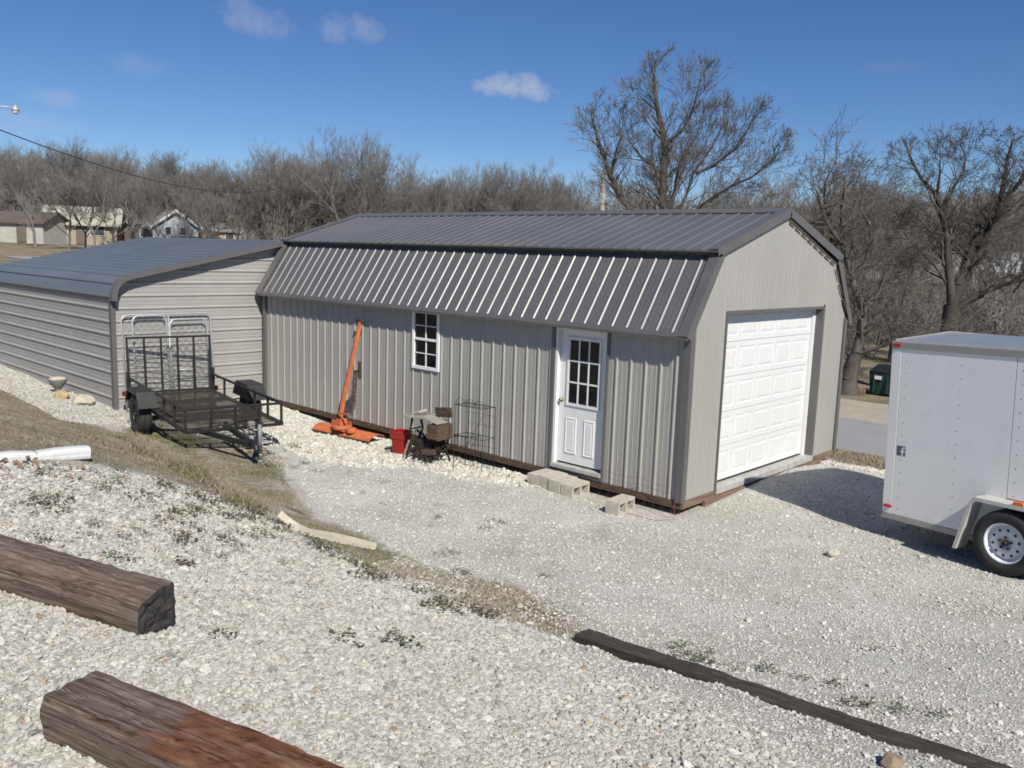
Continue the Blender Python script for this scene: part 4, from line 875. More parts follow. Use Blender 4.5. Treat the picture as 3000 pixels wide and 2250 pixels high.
# ------------------------------------------------------------------ red bin
bz = h1(-4.92, -.52)
RB = thing('trash_bin', 'red square plastic waste bin beside the old sewing table', 'bin', (-4.86, -.52, bz), .25); RB.scale = (.88, .88, .92)
def rrect(w, z, c=.22, n=3):
    h = w / 2; q = h * c; out = []
    for sx, sy, a0 in ((1, 1, 0), (-1, 1, 90), (-1, -1, 180), (1, -1, 270)):
        for i in range(n + 1): a = math.radians(a0 + 90 * i / n); out.append((sx * (h - q) + q * math.cos(a), sy * (h - q) + q * math.sin(a), z))
    return out
def loft(mb, rings, cap=True, smooth=False):
    k = len(rings[0]); vs = [p for r in rings for p in r]
    fs = [(i * k + j, i * k + (j + 1) % k, (i + 1) * k + (j + 1) % k, (i + 1) * k + j) for i in range(len(rings) - 1) for j in range(k)]
    if cap: fs.append(tuple(range(k))[::-1])
    mb.add(vs, fs, smooth)
mb = MB(); loft(mb, [rrect(.225, 0), rrect(.265, .27), rrect(.275, .28), rrect(.275, .285), rrect(.305, .30), rrect(.315, .385), rrect(.325, .40), rrect(.325, .412), rrect(.30, .412), rrect(.285, .30), rrect(.25, .26), rrect(.21, .02)]); mb.build('bucket', 'red', RB)
MB().box((-.10, -.10, .02), (.10, .10, .03)).build('bin_floor', 'red', RB)

# ------------------------------------------------------------------ old treadle sewing table
sz = h1(-4.2, -.5)
ST = thing('sewing_table', 'rotting treadle sewing machine table with iron legs outside the shed wall', 'table', (-4.18, -.52, sz), .10)
top = MB()
MB().beam((-.40, -.14, .67), (.06, -.13, .70), .17, .022).build('top_plank', 'greywood', ST, .003)
MB().beam((-.37, .04, .66), (.02, .06, .715), .16, .02).build('top_plank', 'greywood', ST, .003)
MB().beam((.03, -.10, .72), (.36, -.12, .655), .22, .02).build('top_plank', 'greywood', ST, .003)
MB().beam((-.14, .10, .735), (-.38, .0, .71), .12, .016).build('top_plank', 'greywood', ST, .003)
MB().beam((.0, .13, .75), (.38, .07, .80), .03, .15).build('leaning_plank', 'rotwood', ST, .004)
MB().beam((-.24, .02, .73), (-.14, .06, .77), .07, .035).build('broken_scrap', 'edging', ST, .008)
for s_ in (-.27, .24):
    lg = MB()
    for y in (-.20, .17): lg.tube([(s_, y * .5, .66), (s_, y * .75, .46), (s_, y * .35, .30), (s_, y * .9, .12), (s_, y * 1.25, .0)], .017, 8)
    for zz in (.12, .30, .48): lg.tube([(s_, -.16, zz), (s_, .14, zz)], .011, 6)
    for k in range(5):
        c = (s_, -.10 + .05 * k, .22 + .08 * (k % 3)); lg.tube([(c[0], c[1] + .05 * math.cos(t), c[2] + .07 * math.sin(t)) for t in np.linspace(0, 2 * math.pi, 14, endpoint=False)], .007, 5, closed=True)
    lg.build('iron_side_frame', 'iron', ST)
fwm = MB(); fwm.tube([(.27, -.02 + .15 * math.cos(t), .34 + .15 * math.sin(t)) for t in np.linspace(0, 2 * math.pi, 24, endpoint=False)], .013, 6, closed=True)
for k in range(4): a = k * math.pi / 4; fwm.tube([(.27, -.02 - .15 * math.cos(a), .34 - .15 * math.sin(a)), (.27, -.02 + .15 * math.cos(a), .34 + .15 * math.sin(a))], .007, 5)
fwm.build('flywheel', 'iron', ST)
bk = MB(); bk.tube([(-.27, .0, .20), (.24, .0, .44)], .014, 6); bk.tube([(-.27, .0, .44), (.24, .0, .20)], .014, 6)
bk.tube([(-.02 + .085 * math.cos(t), .0, .33 + .085 * math.sin(t)) for t in np.linspace(0, 2 * math.pi, 20, endpoint=False)], .010, 6, closed=True)
for xx in (-.16, .12): bk.tube([(xx + .06 * math.cos(t), .0, .33 + .09 * math.sin(t)) for t in np.linspace(0, 2 * math.pi, 16, endpoint=False)], .008, 6, closed=True)
bk.build('back_brace', 'iron', ST)
tdm = MB(); tdm.box((-.2, -.16, .075), (.14, .12, .095)); 
for i in range(6): tdm.box((-.19 + .055 * i, -.155, .096), (-.165 + .055 * i, .115, .104))
tdm.build('treadle', 'iron', ST)
dr = MB(); dr.box((.16, -.24, .40), (.385, .10, .63)); drw = dr.build('drawer_box', 'rotwood', ST, .006)
MB().box((.17, -.255, .42), (.375, -.241, .51)).build('drawer_front', 'rotwood', drw, .004); MB().box((.17, -.253, .52), (.375, -.241, .61)).build('drawer_front', 'rotwood', drw, .004)
MB().box((-.17, -.16, .11), (.16, .10, .33)).build('rusty_case', 'iron', ST, .02)
MB().beam((.08, -.26, .19), (.36, -.25, .235), .02, .085).build('fallen_drawer_front', 'rotwood', ST, .004)
MB().beam((-.29, -.30, .0), (-.20, -.24, .33), .022, .02, (0, 1, 0)).build('loose_stick', 'greywood', ST)
wv = MB(); 
for k in range(16):
    x0, y0 = rng.uniform(-.25, .4), rng.uniform(-.34, -.12); a = rng.uniform(0, 6.28); wv.tube([(x0, y0, .01), (x0 + .06 * math.cos(a), y0 + .06 * math.sin(a), rng.uniform(.06, .2)), (x0 + .17 * math.cos(a), y0 + .12 * math.sin(a), rng.uniform(.0, .26))], .0035, 4)
wv.build('dead_stems', 'rotwood', ST)['kind'] = 'stuff'

# ------------------------------------------------------------------ wire plant rack
pz = h1(-3.3, -.45)
PR = thing('plant_rack', 'thin dark wire plant rack standing against the shed wall', 'rack', (-3.32, -.40, pz), .08)
fx = [(-.28, -.14), (-.28, .13), (.28, -.14), (.28, .13)]
for x, y in fx: MB().tube([(x, y, 0), (x, y, .98)], .006, 6).build('leg', 'darkwire', PR)
for z in (.52, .98):
    MB().tube([(-.28, -.14, z), (.28, -.14, z), (.28, .13, z), (-.28, .13, z)], .006, 6, closed=True).build('shelf_rim', 'darkwire', PR)
sh = MB()
for i in range(1, 9): x = -.28 + .07 * i - .035; sh.tube([(x, -.14, .98), (x, .13, .98)], .003, 4)
for i in range(1, 6): x = -.28 + .093 * i; sh.tube([(x, .13, .98), (x, .13, .04)], .003, 4)
for z in (.2, .36, .52, .68, .84): sh.tube([(-.28, .13, z), (.28, .13, z)], .003, 4)
sh.build('wire_grid', 'darkwire', PR)['kind'] = 'stuff'
sc = MB()
for x in (-.17, .02, .2): sc.tube([(x + .09 * math.cos(t), -.14, 1.0 + .09 * math.sin(t)) for t in np.linspace(0, math.pi, 10)], .004, 5)
sc.tube([(-.28, -.14, .10), (-.08, -.14, .30), (.10, -.14, .60), (.28, -.14, .90)], .004, 5); sc.build('scroll_wire', 'darkwire', PR)

# ------------------------------------------------------------------ concrete blocks
def block_mesh():
    L_, w, h = .395, .193, .193; t = .034; bm = MB()          # cores run along x (block lies on its side)
    c = [(-L_ / 2 + t, -.018), (.018, L_ / 2 - t)]
    ys = [-L_ / 2, c[0][0], c[0][1], c[1][0], c[1][1], L_ / 2]; zs_ = [0, t, h - t, h]
    for x in (-w / 2, w / 2):
        for i in range(5):
            for j in range(3):
                if j == 1 and i in (1, 3): continue
                bm.add([(x, ys[i], zs_[j]), (x, ys[i + 1], zs_[j]), (x, ys[i + 1], zs_[j + 1]), (x, ys[i], zs_[j + 1])], [(0, 1, 2, 3)])
    a = w / 2
    for (p, q) in (((-L_ / 2, 0), (L_ / 2, 0)), ((L_ / 2, 0), (L_ / 2, h)), ((L_ / 2, h), (-L_ / 2, h)), ((-L_ / 2, h), (-L_ / 2, 0))):
        bm.add([(-a, *p), (a, *p), (a, *q), (-a, *q)], [(0, 1, 2, 3)])
    for y0, y1 in c:
        for (p, q) in (((y0, t), (y1, t)), ((y1, t), (y1, h - t)), ((y1, h - t), (y0, h - t)), ((y0, h - t), (y0, t))):
            bm.add([(-a, *p), (a, *p), (a, *q), (-a, *q)], [(0, 1, 2, 3)])
    return bm
blk = block_mesh().build('concrete_block', 'block')
bmm = bmesh.new(); bmm.from_mesh(blk.data); bmesh.ops.remove_doubles(bmm, verts=bmm.verts, dist=1e-4); bmesh.ops.recalc_face_normals(bmm, faces=bmm.faces); bmm.to_mesh(blk.data); bmm.free()
names = ['leftmost hollow concrete block of the doorstep row', 'second hollow concrete block from the left in the doorstep row', 'third hollow concrete block from the left in the doorstep row', 'rightmost hollow concrete block of the doorstep row, core holes showing', 'lone hollow concrete block on gravel near the shed corner']
for i, (x, y, a, z) in enumerate(((-2.10, -.255, .02, 0), (-1.90, -.25, -.03, .004), (-1.70, -.27, .01, 0), (-1.50, -.255, .05, -.01), (-.63, -.42, .08, 0))):
    o = blk if i == 0 else blk.copy()
    if i: COL.objects.link(o)
    o.location = (x, y, h1(x, y) - .012 + z); o.rotation_euler = (0.0, 0.02 * (i % 2), a); tag(o, names[i], 'concrete block', 'concrete blocks along the shed')
# red wire by the corner
wz = h1(-.4, -.2)
WC = thing('wire_fencing', 'loose red wire fencing at the foot of the shed corner', 'wire')
w = MB()
for z, y, x0, x1 in ((.20, -.10, -1.25, -.05), (.13, -.13, -1.2, -.02), (-.12, -.30, -1.1, .10)):
    w.tube([(x0 + (x1 - x0) * i / 8, y - .03 * math.sin(i), z + .015 * math.sin(i * 1.7)) for i in range(9)], .002, 5)
w.build('strand', 'redwire', WC)
w2 = MB()
for i in range(9): x = -1.1 + .14 * i; w2.tube([(x, -.115, .19), (x + .02, -.2, .05), (x, -.30, -.13)], .0013, 4)
w2.tube([(-.02, -.12, .12), (.10, -.30, -.13), (-.1, -.42, h1(-.1, -.42) + .005), (-1.0, -.40, h1(-1, -.4) + .005)], .003, 5); w2.build('cross_strand', 'redwire', WC)

# ------------------------------------------------------------------ heavy timbers in the gravel
def timber(name, label, a, b, prof, mat, endmat, seed, group='timbers lying in the gravel'):
    """prof: closed (side, up) outline; swept along the axis with a little wander"""
    r = np.random.default_rng(seed); A, B = Vector(a), Vector(b); d = (B - A); L_ = d.length; d.normalize(); sd = Vector((0, 0, 1)).cross(d).normalized(); up = d.cross(sd)
    t = thing(name, label, 'timber', A, group=group); t.rotation_euler = Matrix((d, sd, up)).transposed().to_euler()
    dense = []
    for i in range(len(prof)):
        p, q = prof[i], prof[(i + 1) % len(prof)]; n = max(1, int(math.hypot(q[0] - p[0], q[1] - p[1]) / .03))
        for k in range(n): dense.append((p[0] + (q[0] - p[0]) * k / n, p[1] + (q[1] - p[1]) * k / n))
    k = len(dense); N = 46; vs = []; ph = r.uniform(0, 6, k)
    for i in range(N + 1):
        x = L_ * i / N
        for j, (u, v) in enumerate(dense):
            w_ = .0012 * math.sin(x * 4 + ph[j]) + .0012 * math.sin(x * 13 + 2 * ph[j]) + r.normal(0, .0012)
            e = 1 + w_ / .1; vs.append((x + (r.normal(0, .004) if i in (0, N) else 0), u * e, v * e if v > .02 else v))
    mb = MB(); mb.add(vs, [(i * k + j, i * k + (j + 1) % k, (i + 1) * k + (j + 1) % k, (i + 1) * k + j) for i in range(N) for j in range(k)])
    mb.build('log', mat, t)
    for i, nm in ((0, 0), (N, 1)):
        ring = [Vector(vs[i * k + j]) for j in range(k)]; c = sum(ring, Vector()) / k; e = MB(); sg = -1 if i == 0 else 1; rings = [ring]
        for f_, dx in ((.8, .004), (.55, -.006), (.3, .003)): rings.append([c + (q - c) * f_ + Vector((sg * (dx + r.normal(0, .004)), 0, 0)) for q in ring])
        pts = [q for R_ in rings for q in R_] + [c]
        fs = [(a_ * k + j, a_ * k + (j + 1) % k, (a_ + 1) * k + (j + 1) % k, (a_ + 1) * k + j) for a_ in range(3) for j in range(k)] + [(3 * k + j, 3 * k + (j + 1) % k, 4 * k) for j in range(k)]
        e.add(pts, fs); e.build('cut_end', endmat, t)
    return t
tn = timber('railroad_tie', 'nearest thick old railroad tie with a split rust-brown top', (1.895, -7.875, .985), (4.3, -7.24, .985), [(-.135, 0), (-.135, .175), (-.118, .197), (.115, .205), (.135, .188), (.135, 0)], 'tierust', 'tie', 3)
ck = MB()
for pts in ([(.30, -.10, .201), (.42, .0, .203), (.52, .08, .2025)], [(.62, .10, .199), (1.05, .02, .203), (1.5, -.05, .2)]): ck.tube(pts, .004, 5)
timber('railroad_tie', 'round-backed old timber with dark cut end, left on the gravel', (-1.4, -7.98, .97), (1.195, -7.195, .955), [(-.125, 0), (-.128, .12), (-.10, .19), (-.04, .228), (.03, .242), (.105, .24), (.117, .225), (.117, 0)], 'tie', 'charred', 5)
timber('railroad_tie', 'long dark half-buried timber along the edge of the gravel drive', (1.87, -4.33, .09), (4.82, -4.76, .50), [(-.08, 0), (-.08, .178), (-.068, .19), (.066, .19), (.08, .176), (.08, 0)], 'tiedark', 'tiedark', 9)

# ------------------------------------------------------------------ white downspout lying in the grass
DP = thing('downspout', 'white fluted downspout pipe lying in the dry grass', 'pipe', (-2.72, -6.08, h1(-2.7, -6.1) + .015)); 
ea, eb = Vector((0, 0, 0)), Vector((-.04, -2.1, .14)); d = (eb - ea).normalized(); sd = Vector((0, 0, 1)).cross(d).normalized(); up = d.cross(sd)
outl = []
Wd, Hd = .155, .125
for i in range(72):
    a_ = 2 * math.pi * i / 72; c_, s_ = math.cos(a_), math.sin(a_); e_ = 2 / 3.6
    fl = 1 - .022 * (i % 4 == 0)
    outl.append((math.copysign(abs(c_) ** e_, c_) * Wd / 2 * fl, Hd / 2 + math.copysign(abs(s_) ** e_, s_) * Hd / 2 * fl))
mb = MB(); rings = []
for i in range(24):
    p = ea + (eb - ea) * i / 23; dent = .02 * math.exp(-((i - 5) / 1.5) ** 2) + .018 * math.exp(-((i - 9) / 1.2) ** 2)
    rings.append([p + sd * u + up * (v - (dent if v > Hd * .6 else 0)) for u, v in outl])
loft(mb, rings, cap=False); inn = [p * 1 for p in rings[0]]
M['spout'] = paint('white_painted_spout', (0.60, 0.60, 0.59), 0.45, 0, 0.05, 4, dirt=(.42, .40, .35), dirt_amt=.35); dp = mb.build('pipe', 'spout', DP); sm_ = dp.modifiers.new('thick', 'SOLIDIFY'); sm_.thickness = .003
bnd = MB()
for k in (5, 9): bnd.tube([q + up * .002 for q in rings[k][6:30]], .003, 4)
bnd.build('crimp', 'darkwire', DP)

# ------------------------------------------------------------------ cream edging, planter, rocks, scraps
ED = MB(); path = [(-1.80, -4.62, .31), (-1.66, -4.62, .285), (-1.52, -4.56, .235), (-1.50, -4.40, .17), (-1.44, -4.2, .10), (-1.34, -4.02, .045), (-1.20, -3.86, .0)]
vs = []
for i, p in enumerate(path):
    p = Vector(p); p.z = h1(p.x, p.y) + .022; q = Vector(path[min(i + 1, len(path) - 1)]); o_ = Vector(path[max(i - 1, 0)]); t = (q - o_); t.z = 0; t.normalize(); s_ = Vector((-t.y, t.x, 0)); wd = [.03, .06, .10, .13, .15, .14, .09][i]; hh = [.075, .05, .025, .015, .02, .012, .01][i]
    vs += [p - s_ * wd - Vector((0, 0, .08)), p - s_ * wd * .9 + Vector((0, 0, hh * .3)), p + Vector((0, 0, hh * .5)), p + s_ * wd * .9 + Vector((0, 0, hh)), p + s_ * wd - Vector((0, 0, .08))]
ED.add(vs, [(5 * i + a, 5 * i + a + 1, 5 * i + a + 6, 5 * i + a + 5) for i in range(len(path) - 1) for a in range(4)] + [(0, 1, 2, 3, 4), tuple(5 * (len(path) - 1) + q for q in (4, 3, 2, 1, 0))])
tag(ED.build('concrete_edging', 'edging', None, .008), 'curved cream concrete edging strip at the foot of the gravel bank', 'edging')
plz = h1(-11.9, -3.2)
PL = thing('stone_planter', 'small rough grey stone planter beside the carport wall', 'planter', (-11.75, -3.25, plz)); PL.scale = (.66, .66, .78)
mb = MB(); mb.lathe([(0, 0), (.12, 0), (.11, .04), (.07, .09), (.10, .13), (.19, .22), (.25, .33), (.26, .37), (.23, .37), (.17, .26), (0, .22)], 20, Matrix.Rotation(math.pi / 2, 4, 'X') @ Matrix.Scale(-1, 4, (0, 1, 0)) if False else Matrix(((1, 0, 0, 0), (0, 0, 1, 0), (0, 1, 0, 0), (0, 0, 0, 1)))); mb.build('bowl', 'planter', PL)
mo_ = MB(); mo_.lathe([(0, .40), (.10, .41), (.20, .385), (.235, .36)], 16, Matrix(((1, 0, 0, 0), (0, 0, 1, 0), (0, 1, 0, 0), (0, 0, 0, 1)))); mo_.build('dry_moss', 'edging', PL)
def rock(loc, r, seed, label, mat='stone', flat=.7, group=None):
    g = np.random.default_rng(seed); bm = bmesh.new(); bmesh.ops.create_icosphere(bm, subdivisions=3, radius=1); ax = g.normal(size=(14, 3)); ax /= np.linalg.norm(ax, axis=1)[:, None]; lim = g.uniform(.62, .95, 14)
    for v in bm.verts:
        c = np.array(v.co)
        for a, l in zip(ax, lim):
            dd_ = c @ a
            if dd_ > l: c = c - a * (dd_ - l)
        v.co = Vector(c * (1 + g.normal(0, .01))) * r
        v.co.z *= flat
    me = bpy.data.meshes.new('rock'); bm.to_mesh(me); bm.free(); me.materials.append(M[mat]); o = bpy.data.objects.new('rock', me); COL.objects.link(o); o.location = (loc[0], loc[1], h1(*loc) + r * flat * .45); o.rotation_euler = (0, 0, seed)
    return tag(o, label, 'rock', group)
M['tanrock'] = paint('tan_sandstone', (0.42, 0.30, 0.17), 0.95, 0, 0.25, 10, bumps=0.5, bscale=30); M['brownrock'] = paint('brown_sandstone', (0.27, 0.195, 0.135), 0.95, 0, 0.25, 10, bumps=0.5, bscale=30)
rock((-10.95, -3.45), .16, 1, 'round tan rock on gravel below the stone planter', 'tanrock'); rock((-10.42, -3.30), .21, 2, 'larger pale tan rock on gravel near the carport corner', 'stone')
rock((2.16, -.5), .075, 3, 'lone pale rock on the open gravel drive near the white trailer', 'stone', .8); rock((4.28, -5.02), .062, 4, 'brown rock by the half-buried timber at the picture bottom', 'brownrock'); rock((2.95, -5.35), .028, 14, 'tan yellowish rock in the foreground gravel below the dark timber', 'tanrock'); rock((-5.05, -.62), .06, 6, 'reddish brown rock at the foot of the red bin', 'brownrock')
rock((2.35, -4.95), .026, 15, 'small brown rock in the gravel near the dark timber end', 'brownrock')
bdz = h1(-6.0, -2.5); bo = MB(); bo.beam((-6.35, -2.62, bdz + .015), (-5.75, -2.40, h1(-5.75, -2.4) + .02), .09, .022); tag(bo.build('wood_board', 'board', None, .003), 'short tan board lying on grass before the utility trailer tongue', 'board')
cu = MB(); cu.lathe([(0, 0), (.033, 0), (.04, .09), (.037, .09), (.03, .004)], 14, Matrix.Translation((-6.1, -2.36, h1(-6.1, -2.36) + .035)) @ Matrix.Rotation(1.2, 4, 'X')); tag(cu.build('paper_cup', 'white'), 'small white cup lying on grass under the trailer tongue', 'cup')

# ------------------------------------------------------------------ dumpster across the street
dz_ = h1(-6.1, 26.3)
DU = thing('dumpster', 'dark green steel dumpster across the street beneath a bare tree', 'dumpster', (-6.1, 25.95, dz_), .12)
mb = MB(); mb.add([(-.95, -.55, .12), (.95, -.55, .12), (.95, .55, .12), (-.95, .55, .12), (-1.0, -.72, 1.0), (1.0, -.72, 1.0), (1.0, .60, 1.15), (-1.0, .60, 1.15)], [(0, 3, 2, 1), (4, 5, 6, 7), (0, 1, 5, 4), (1, 2, 6, 5), (2, 3, 7, 6), (3, 0, 4, 7)]); mb.build('bin_body', 'green', DU, .01)
for x in (-.5, .5): MB().add([(x - .49, -.76, 1.01), (x + .49, -.76, 1.01), (x + .49, .62, 1.17), (x - .49, .62, 1.17), (x - .49, -.76, 1.05), (x + .49, -.76, 1.05), (x + .49, .62, 1.21), (x - .49, .62, 1.21)], [(0, 3, 2, 1), (4, 5, 6, 7), (0, 1, 5, 4), (1, 2, 6, 5), (2, 3, 7, 6), (3, 0, 4, 7)]).build('lid', 'wire', DU, .01)
for x in (-.78, .12): MB().box((x, -.735, .72), (x + .26, -.69, .86)).build('label_plate', 'white', DU)
for x in (-.8, -.3, .3, .8): MB().box((x - .03, -.72, .2), (x + .03, -.56, .95)).build('rib', 'green', DU)
for x in (-.8, .8):
    for y in (-.4, .4): MB().cyl((x - .03, y, .08), (x + .03, y, .08), .08, 10).build('caster', 'wire', DU)
tag(MB().beam((-9.2, 24.0, h1(-9.2, 24) + .12), (-6.9, 24.6, h1(-6.9, 24.6) + .12), .25, .24).build('parking_timber', 'brownwood', None, .02), 'brown timber edging at the foot of the tree across the street', 'timber')

# ------------------------------------------------------------------ poles, lamp, cable
pp = thing('utility_pole', 'grey wooden utility pole rising behind the barn garage roof', 'pole', (-31.9, 39.9, h1(-31.9, 39.9)))
ph = 9.1 - h1(-31.9, 39.9); MB().tube([(0, 0, 0), (0, 0, ph)], .20, 12, r1=.14).build('shaft', 'concretepole', pp)
MB().beam((-.14, .1, ph - .5), (.14, -.1, ph - .5), .08, .1).build('pole_bracket', 'concretepole', pp)
lpx, lpy = -29.6, .55
LP = thing('street_lamp', 'yard lamp on a horizontal arm at the upper left edge', 'street lamp', (lpx, lpy, h1(lpx, lpy))); lsc = .72
lz = 7.55 - h1(lpx, lpy); MB().tube([(0, 0, 0), (0, 0, lz + .8)], .15, 12, r1=.11).build('shaft', 'concretepole', LP)
MB().tube([(0, 0, lz), (.45, .45, lz + .04), (.88, .92, lz)], .024, 8).build('arm', 'lampmetal', LP)
lh = MB(); lh.lathe([(r_ * lsc, h_ * lsc) for r_, h_ in ((0, .16), (.07, .15), (.09, .06), (.16, .0), (.19, -.1), (.17, -.12))], 16, Matrix.Translation((.93, .97, lz - .02)) @ Matrix(((1, 0, 0, 0), (0, 0, 1, 0), (0, 1, 0, 0), (0, 0, 0, 1)))); lh.build('lamp_head', 'lampmetal', LP)
lb = MB(); lb.lathe([(r_ * lsc, h_ * lsc) for r_, h_ in ((.15, -.12), (.14, -.2), (.08, -.27), (0, -.29))], 14, Matrix.Translation((.93, .97, lz - .02)) @ Matrix(((1, 0, 0, 0), (0, 0, 1, 0), (0, 1, 0, 0), (0, 0, 0, 1)))); lb.build('lamp_globe', 'vinyl', LP)
A_, B_ = Vector((lpx, lpy, 7.05)), Vector((-66.4, 35.8, 8.6)); B2 = Vector((-31.9, 39.9, 8.75))
def cable(a, b, sag, label, r=.02):
    pts = [a + (b - a) * t + Vector((0, 0, -4 * sag * t * (1 - t))) for t in np.linspace(0, 1, 24)]; tag(MB().tube(pts, r, 5).build('power_line', 'wire'), label, 'cable')
cable(A_, B_, 1.3, 'black overhead cable sagging from the yard lamp over the carport', .022)

# ------------------------------------------------------------------ bare winter trees
def seg_mesh(segs, n):
    s = np.array(segs); p0, p1, r0, r1 = s[:, 0:3], s[:, 3:6], s[:, 6], s[:, 7]; d = p1 - p0; d /= np.linalg.norm(d, axis=1)[:, None] + 1e-9
    ref = np.where(np.abs(d[:, 2:3]) < .9, np.array([[0, 0, 1.]]), np.array([[1., 0, 0]])); u = np.cross(d, ref); u /= np.linalg.norm(u, axis=1)[:, None]; v = np.cross(d, u)
    a = np.arange(n) * 2 * np.pi / n; ring = u[:, None] * np.cos(a)[None, :, None] + v[:, None] * np.sin(a)[None, :, None]
    V = np.concatenate([p0[:, None] + ring * r0[:, None, None], p1[:, None] + ring * r1[:, None, None]], 1); m = len(s); base = (np.arange(m) * 2 * n)[:, None, None]
    j = np.arange(n); f = np.stack([j, (j + 1) % n, n + (j + 1) % n, n + j], -1)[None]; return V.reshape(-1, 3), (base + f).reshape(-1, 4)
def grow(seed, height, r0, levels, kids, limbs=None, gnarl=.22, up=.10, spread=(28, 52), ratio=(.5, .72), twig=.006, fork=1.0, nseg=4, base_frac=.32):
    g = random.Random(seed); out = {0: [], 1: []}
    def rot(d, ang):
        ax = d.cross(Vector((g.gauss(0, 1), g.gauss(0, 1), g.gauss(0, 1)))).normalized(); return (Matrix.Rotation(ang, 3, ax) @ d).normalized()
    def br(p, d, L, r, lev):
        ns = nseg if lev < levels else 2; pts = [p]; st = L / ns; rr = r
        for i in range(ns):
            d = (d + Vector((g.gauss(0, gnarl), g.gauss(0, gnarl), g.gauss(0, gnarl) + up))).normalized(); q = p + d * st; rn = max(twig * .6, r * (1 - (.42 if lev < 3 else .62) * (i + 1) / ns))
            out[0 if lev < 3 and r > .02 else 1].append((*p, *q, rr, rn)); p, rr = q, rn
            if lev < levels and i >= (1 if lev else ns - 2 if False else 1):
                k = kids[min(lev, len(kids) - 1)]; c = int(k / (ns - 1)) + (1 if g.random() < (k / (ns - 1)) % 1 else 0)
                for _ in range(c): br(p, rot(d, math.radians(g.uniform(*spread))), L * g.uniform(*ratio), max(twig, rr * g.uniform(.48, .78)), lev + 1)
        if lev < levels:
            br(p, rot(d, math.radians(g.uniform(8, 25))), L * g.uniform(.55, .75), max(twig, rr), lev + 1)
    if limbs:
        for (p, d, L, r, *lv) in limbs: br(Vector(p), Vector(d).normalized(), L, r, lv[0] if lv else 1)
        return out
    th = height * base_frac; p = Vector((0, 0, -.2)); d = Vector((0, 0, 1)); rr = r0 * 1.35
    for i in range(4):
        d = (d + Vector((g.gauss(0, .05), g.gauss(0, .05), .2))).normalized(); q = p + d * (th + .2) / 4; rn = r0 * (1 - .07 * i); out[0].append((*p, *q, rr, rn)); p, rr = q, rn
        if i == 2: br(p, rot(d, .9), height * .30, r0 * .5, 1)
    for k in range(4 if fork else 2): br(p, rot(d, math.radians(g.uniform(14, 38))), height * g.uniform(.30, .40), r0 * g.uniform(.5, .68), 1)
    return out
def tree_obj(name, out, loc, label, group=None, mats=('bark', 'twig'), rz=0, meshes=None, scale=1):
    t = thing(name, label, 'tree', loc, rz, group); t.scale = (scale,) * 3
    if meshes is None:
        res = []
        for key, nm, mt, n in ((0, 'trunk', mats[0], 7), (1, 'crown', mats[1], 3)):
            V, F_ = seg_mesh(out[key], n); o = npmesh(nm, V, F_, mt, parent=t, smooth=True); res.append(o.data)
        return t, res
    for nm, me in zip(('trunk', 'crown'), meshes): o = bpy.data.objects.new(nm, me); COL.objects.link(o); o.parent = t
    return t, meshes
def on_ground(x, y): return (x, y, h1(x, y) - .05)
RGT = Vector((.7286, .6841, 0)).normalized()
def hero(name, label, xy, trunk_h, r, limbs, seed, levels=5, kids=(4, 4, 4, 4, 3), trunk_lean=(0, 0), **kw):
    out = {0: [], 1: []}; p = Vector((0, 0, -.3)); top = RGT * trunk_lean[0] + Vector((0, 0, trunk_h)); N = 5; g = random.Random(seed)
    pts = [p + (top - p) * (i / N) + Vector((g.gauss(0, .05), g.gauss(0, .05), 0)) * (0 < i < N) for i in range(N + 1)]
    for i in range(N): out[0].append((*pts[i], *pts[i + 1], r * (1.45 - .45 * min(1, i / 2)) if i == 0 else r * (1.1 - .04 * i), r * (1.1 - .04 * (i + 1))))
    L_ = []
    for (a, depth, upv, ln, rr, h) in limbs:      # limb: sideways lean, depth lean, rise, length, radius, height of origin
        L_.append((RGT * (trunk_lean[0] * h / trunk_h) + Vector((0, 0, h)), RGT * a + Vector((-.68, .73, 0)) * depth + Vector((0, 0, upv)), ln, rr))
    o2 = grow(seed, 1, r, levels, kids, limbs=L_, **kw); out[0] += o2[0]; out[1] += o2[1]
    return tree_obj(name, out, on_ground(*xy), label)[0]
EXTRA = []
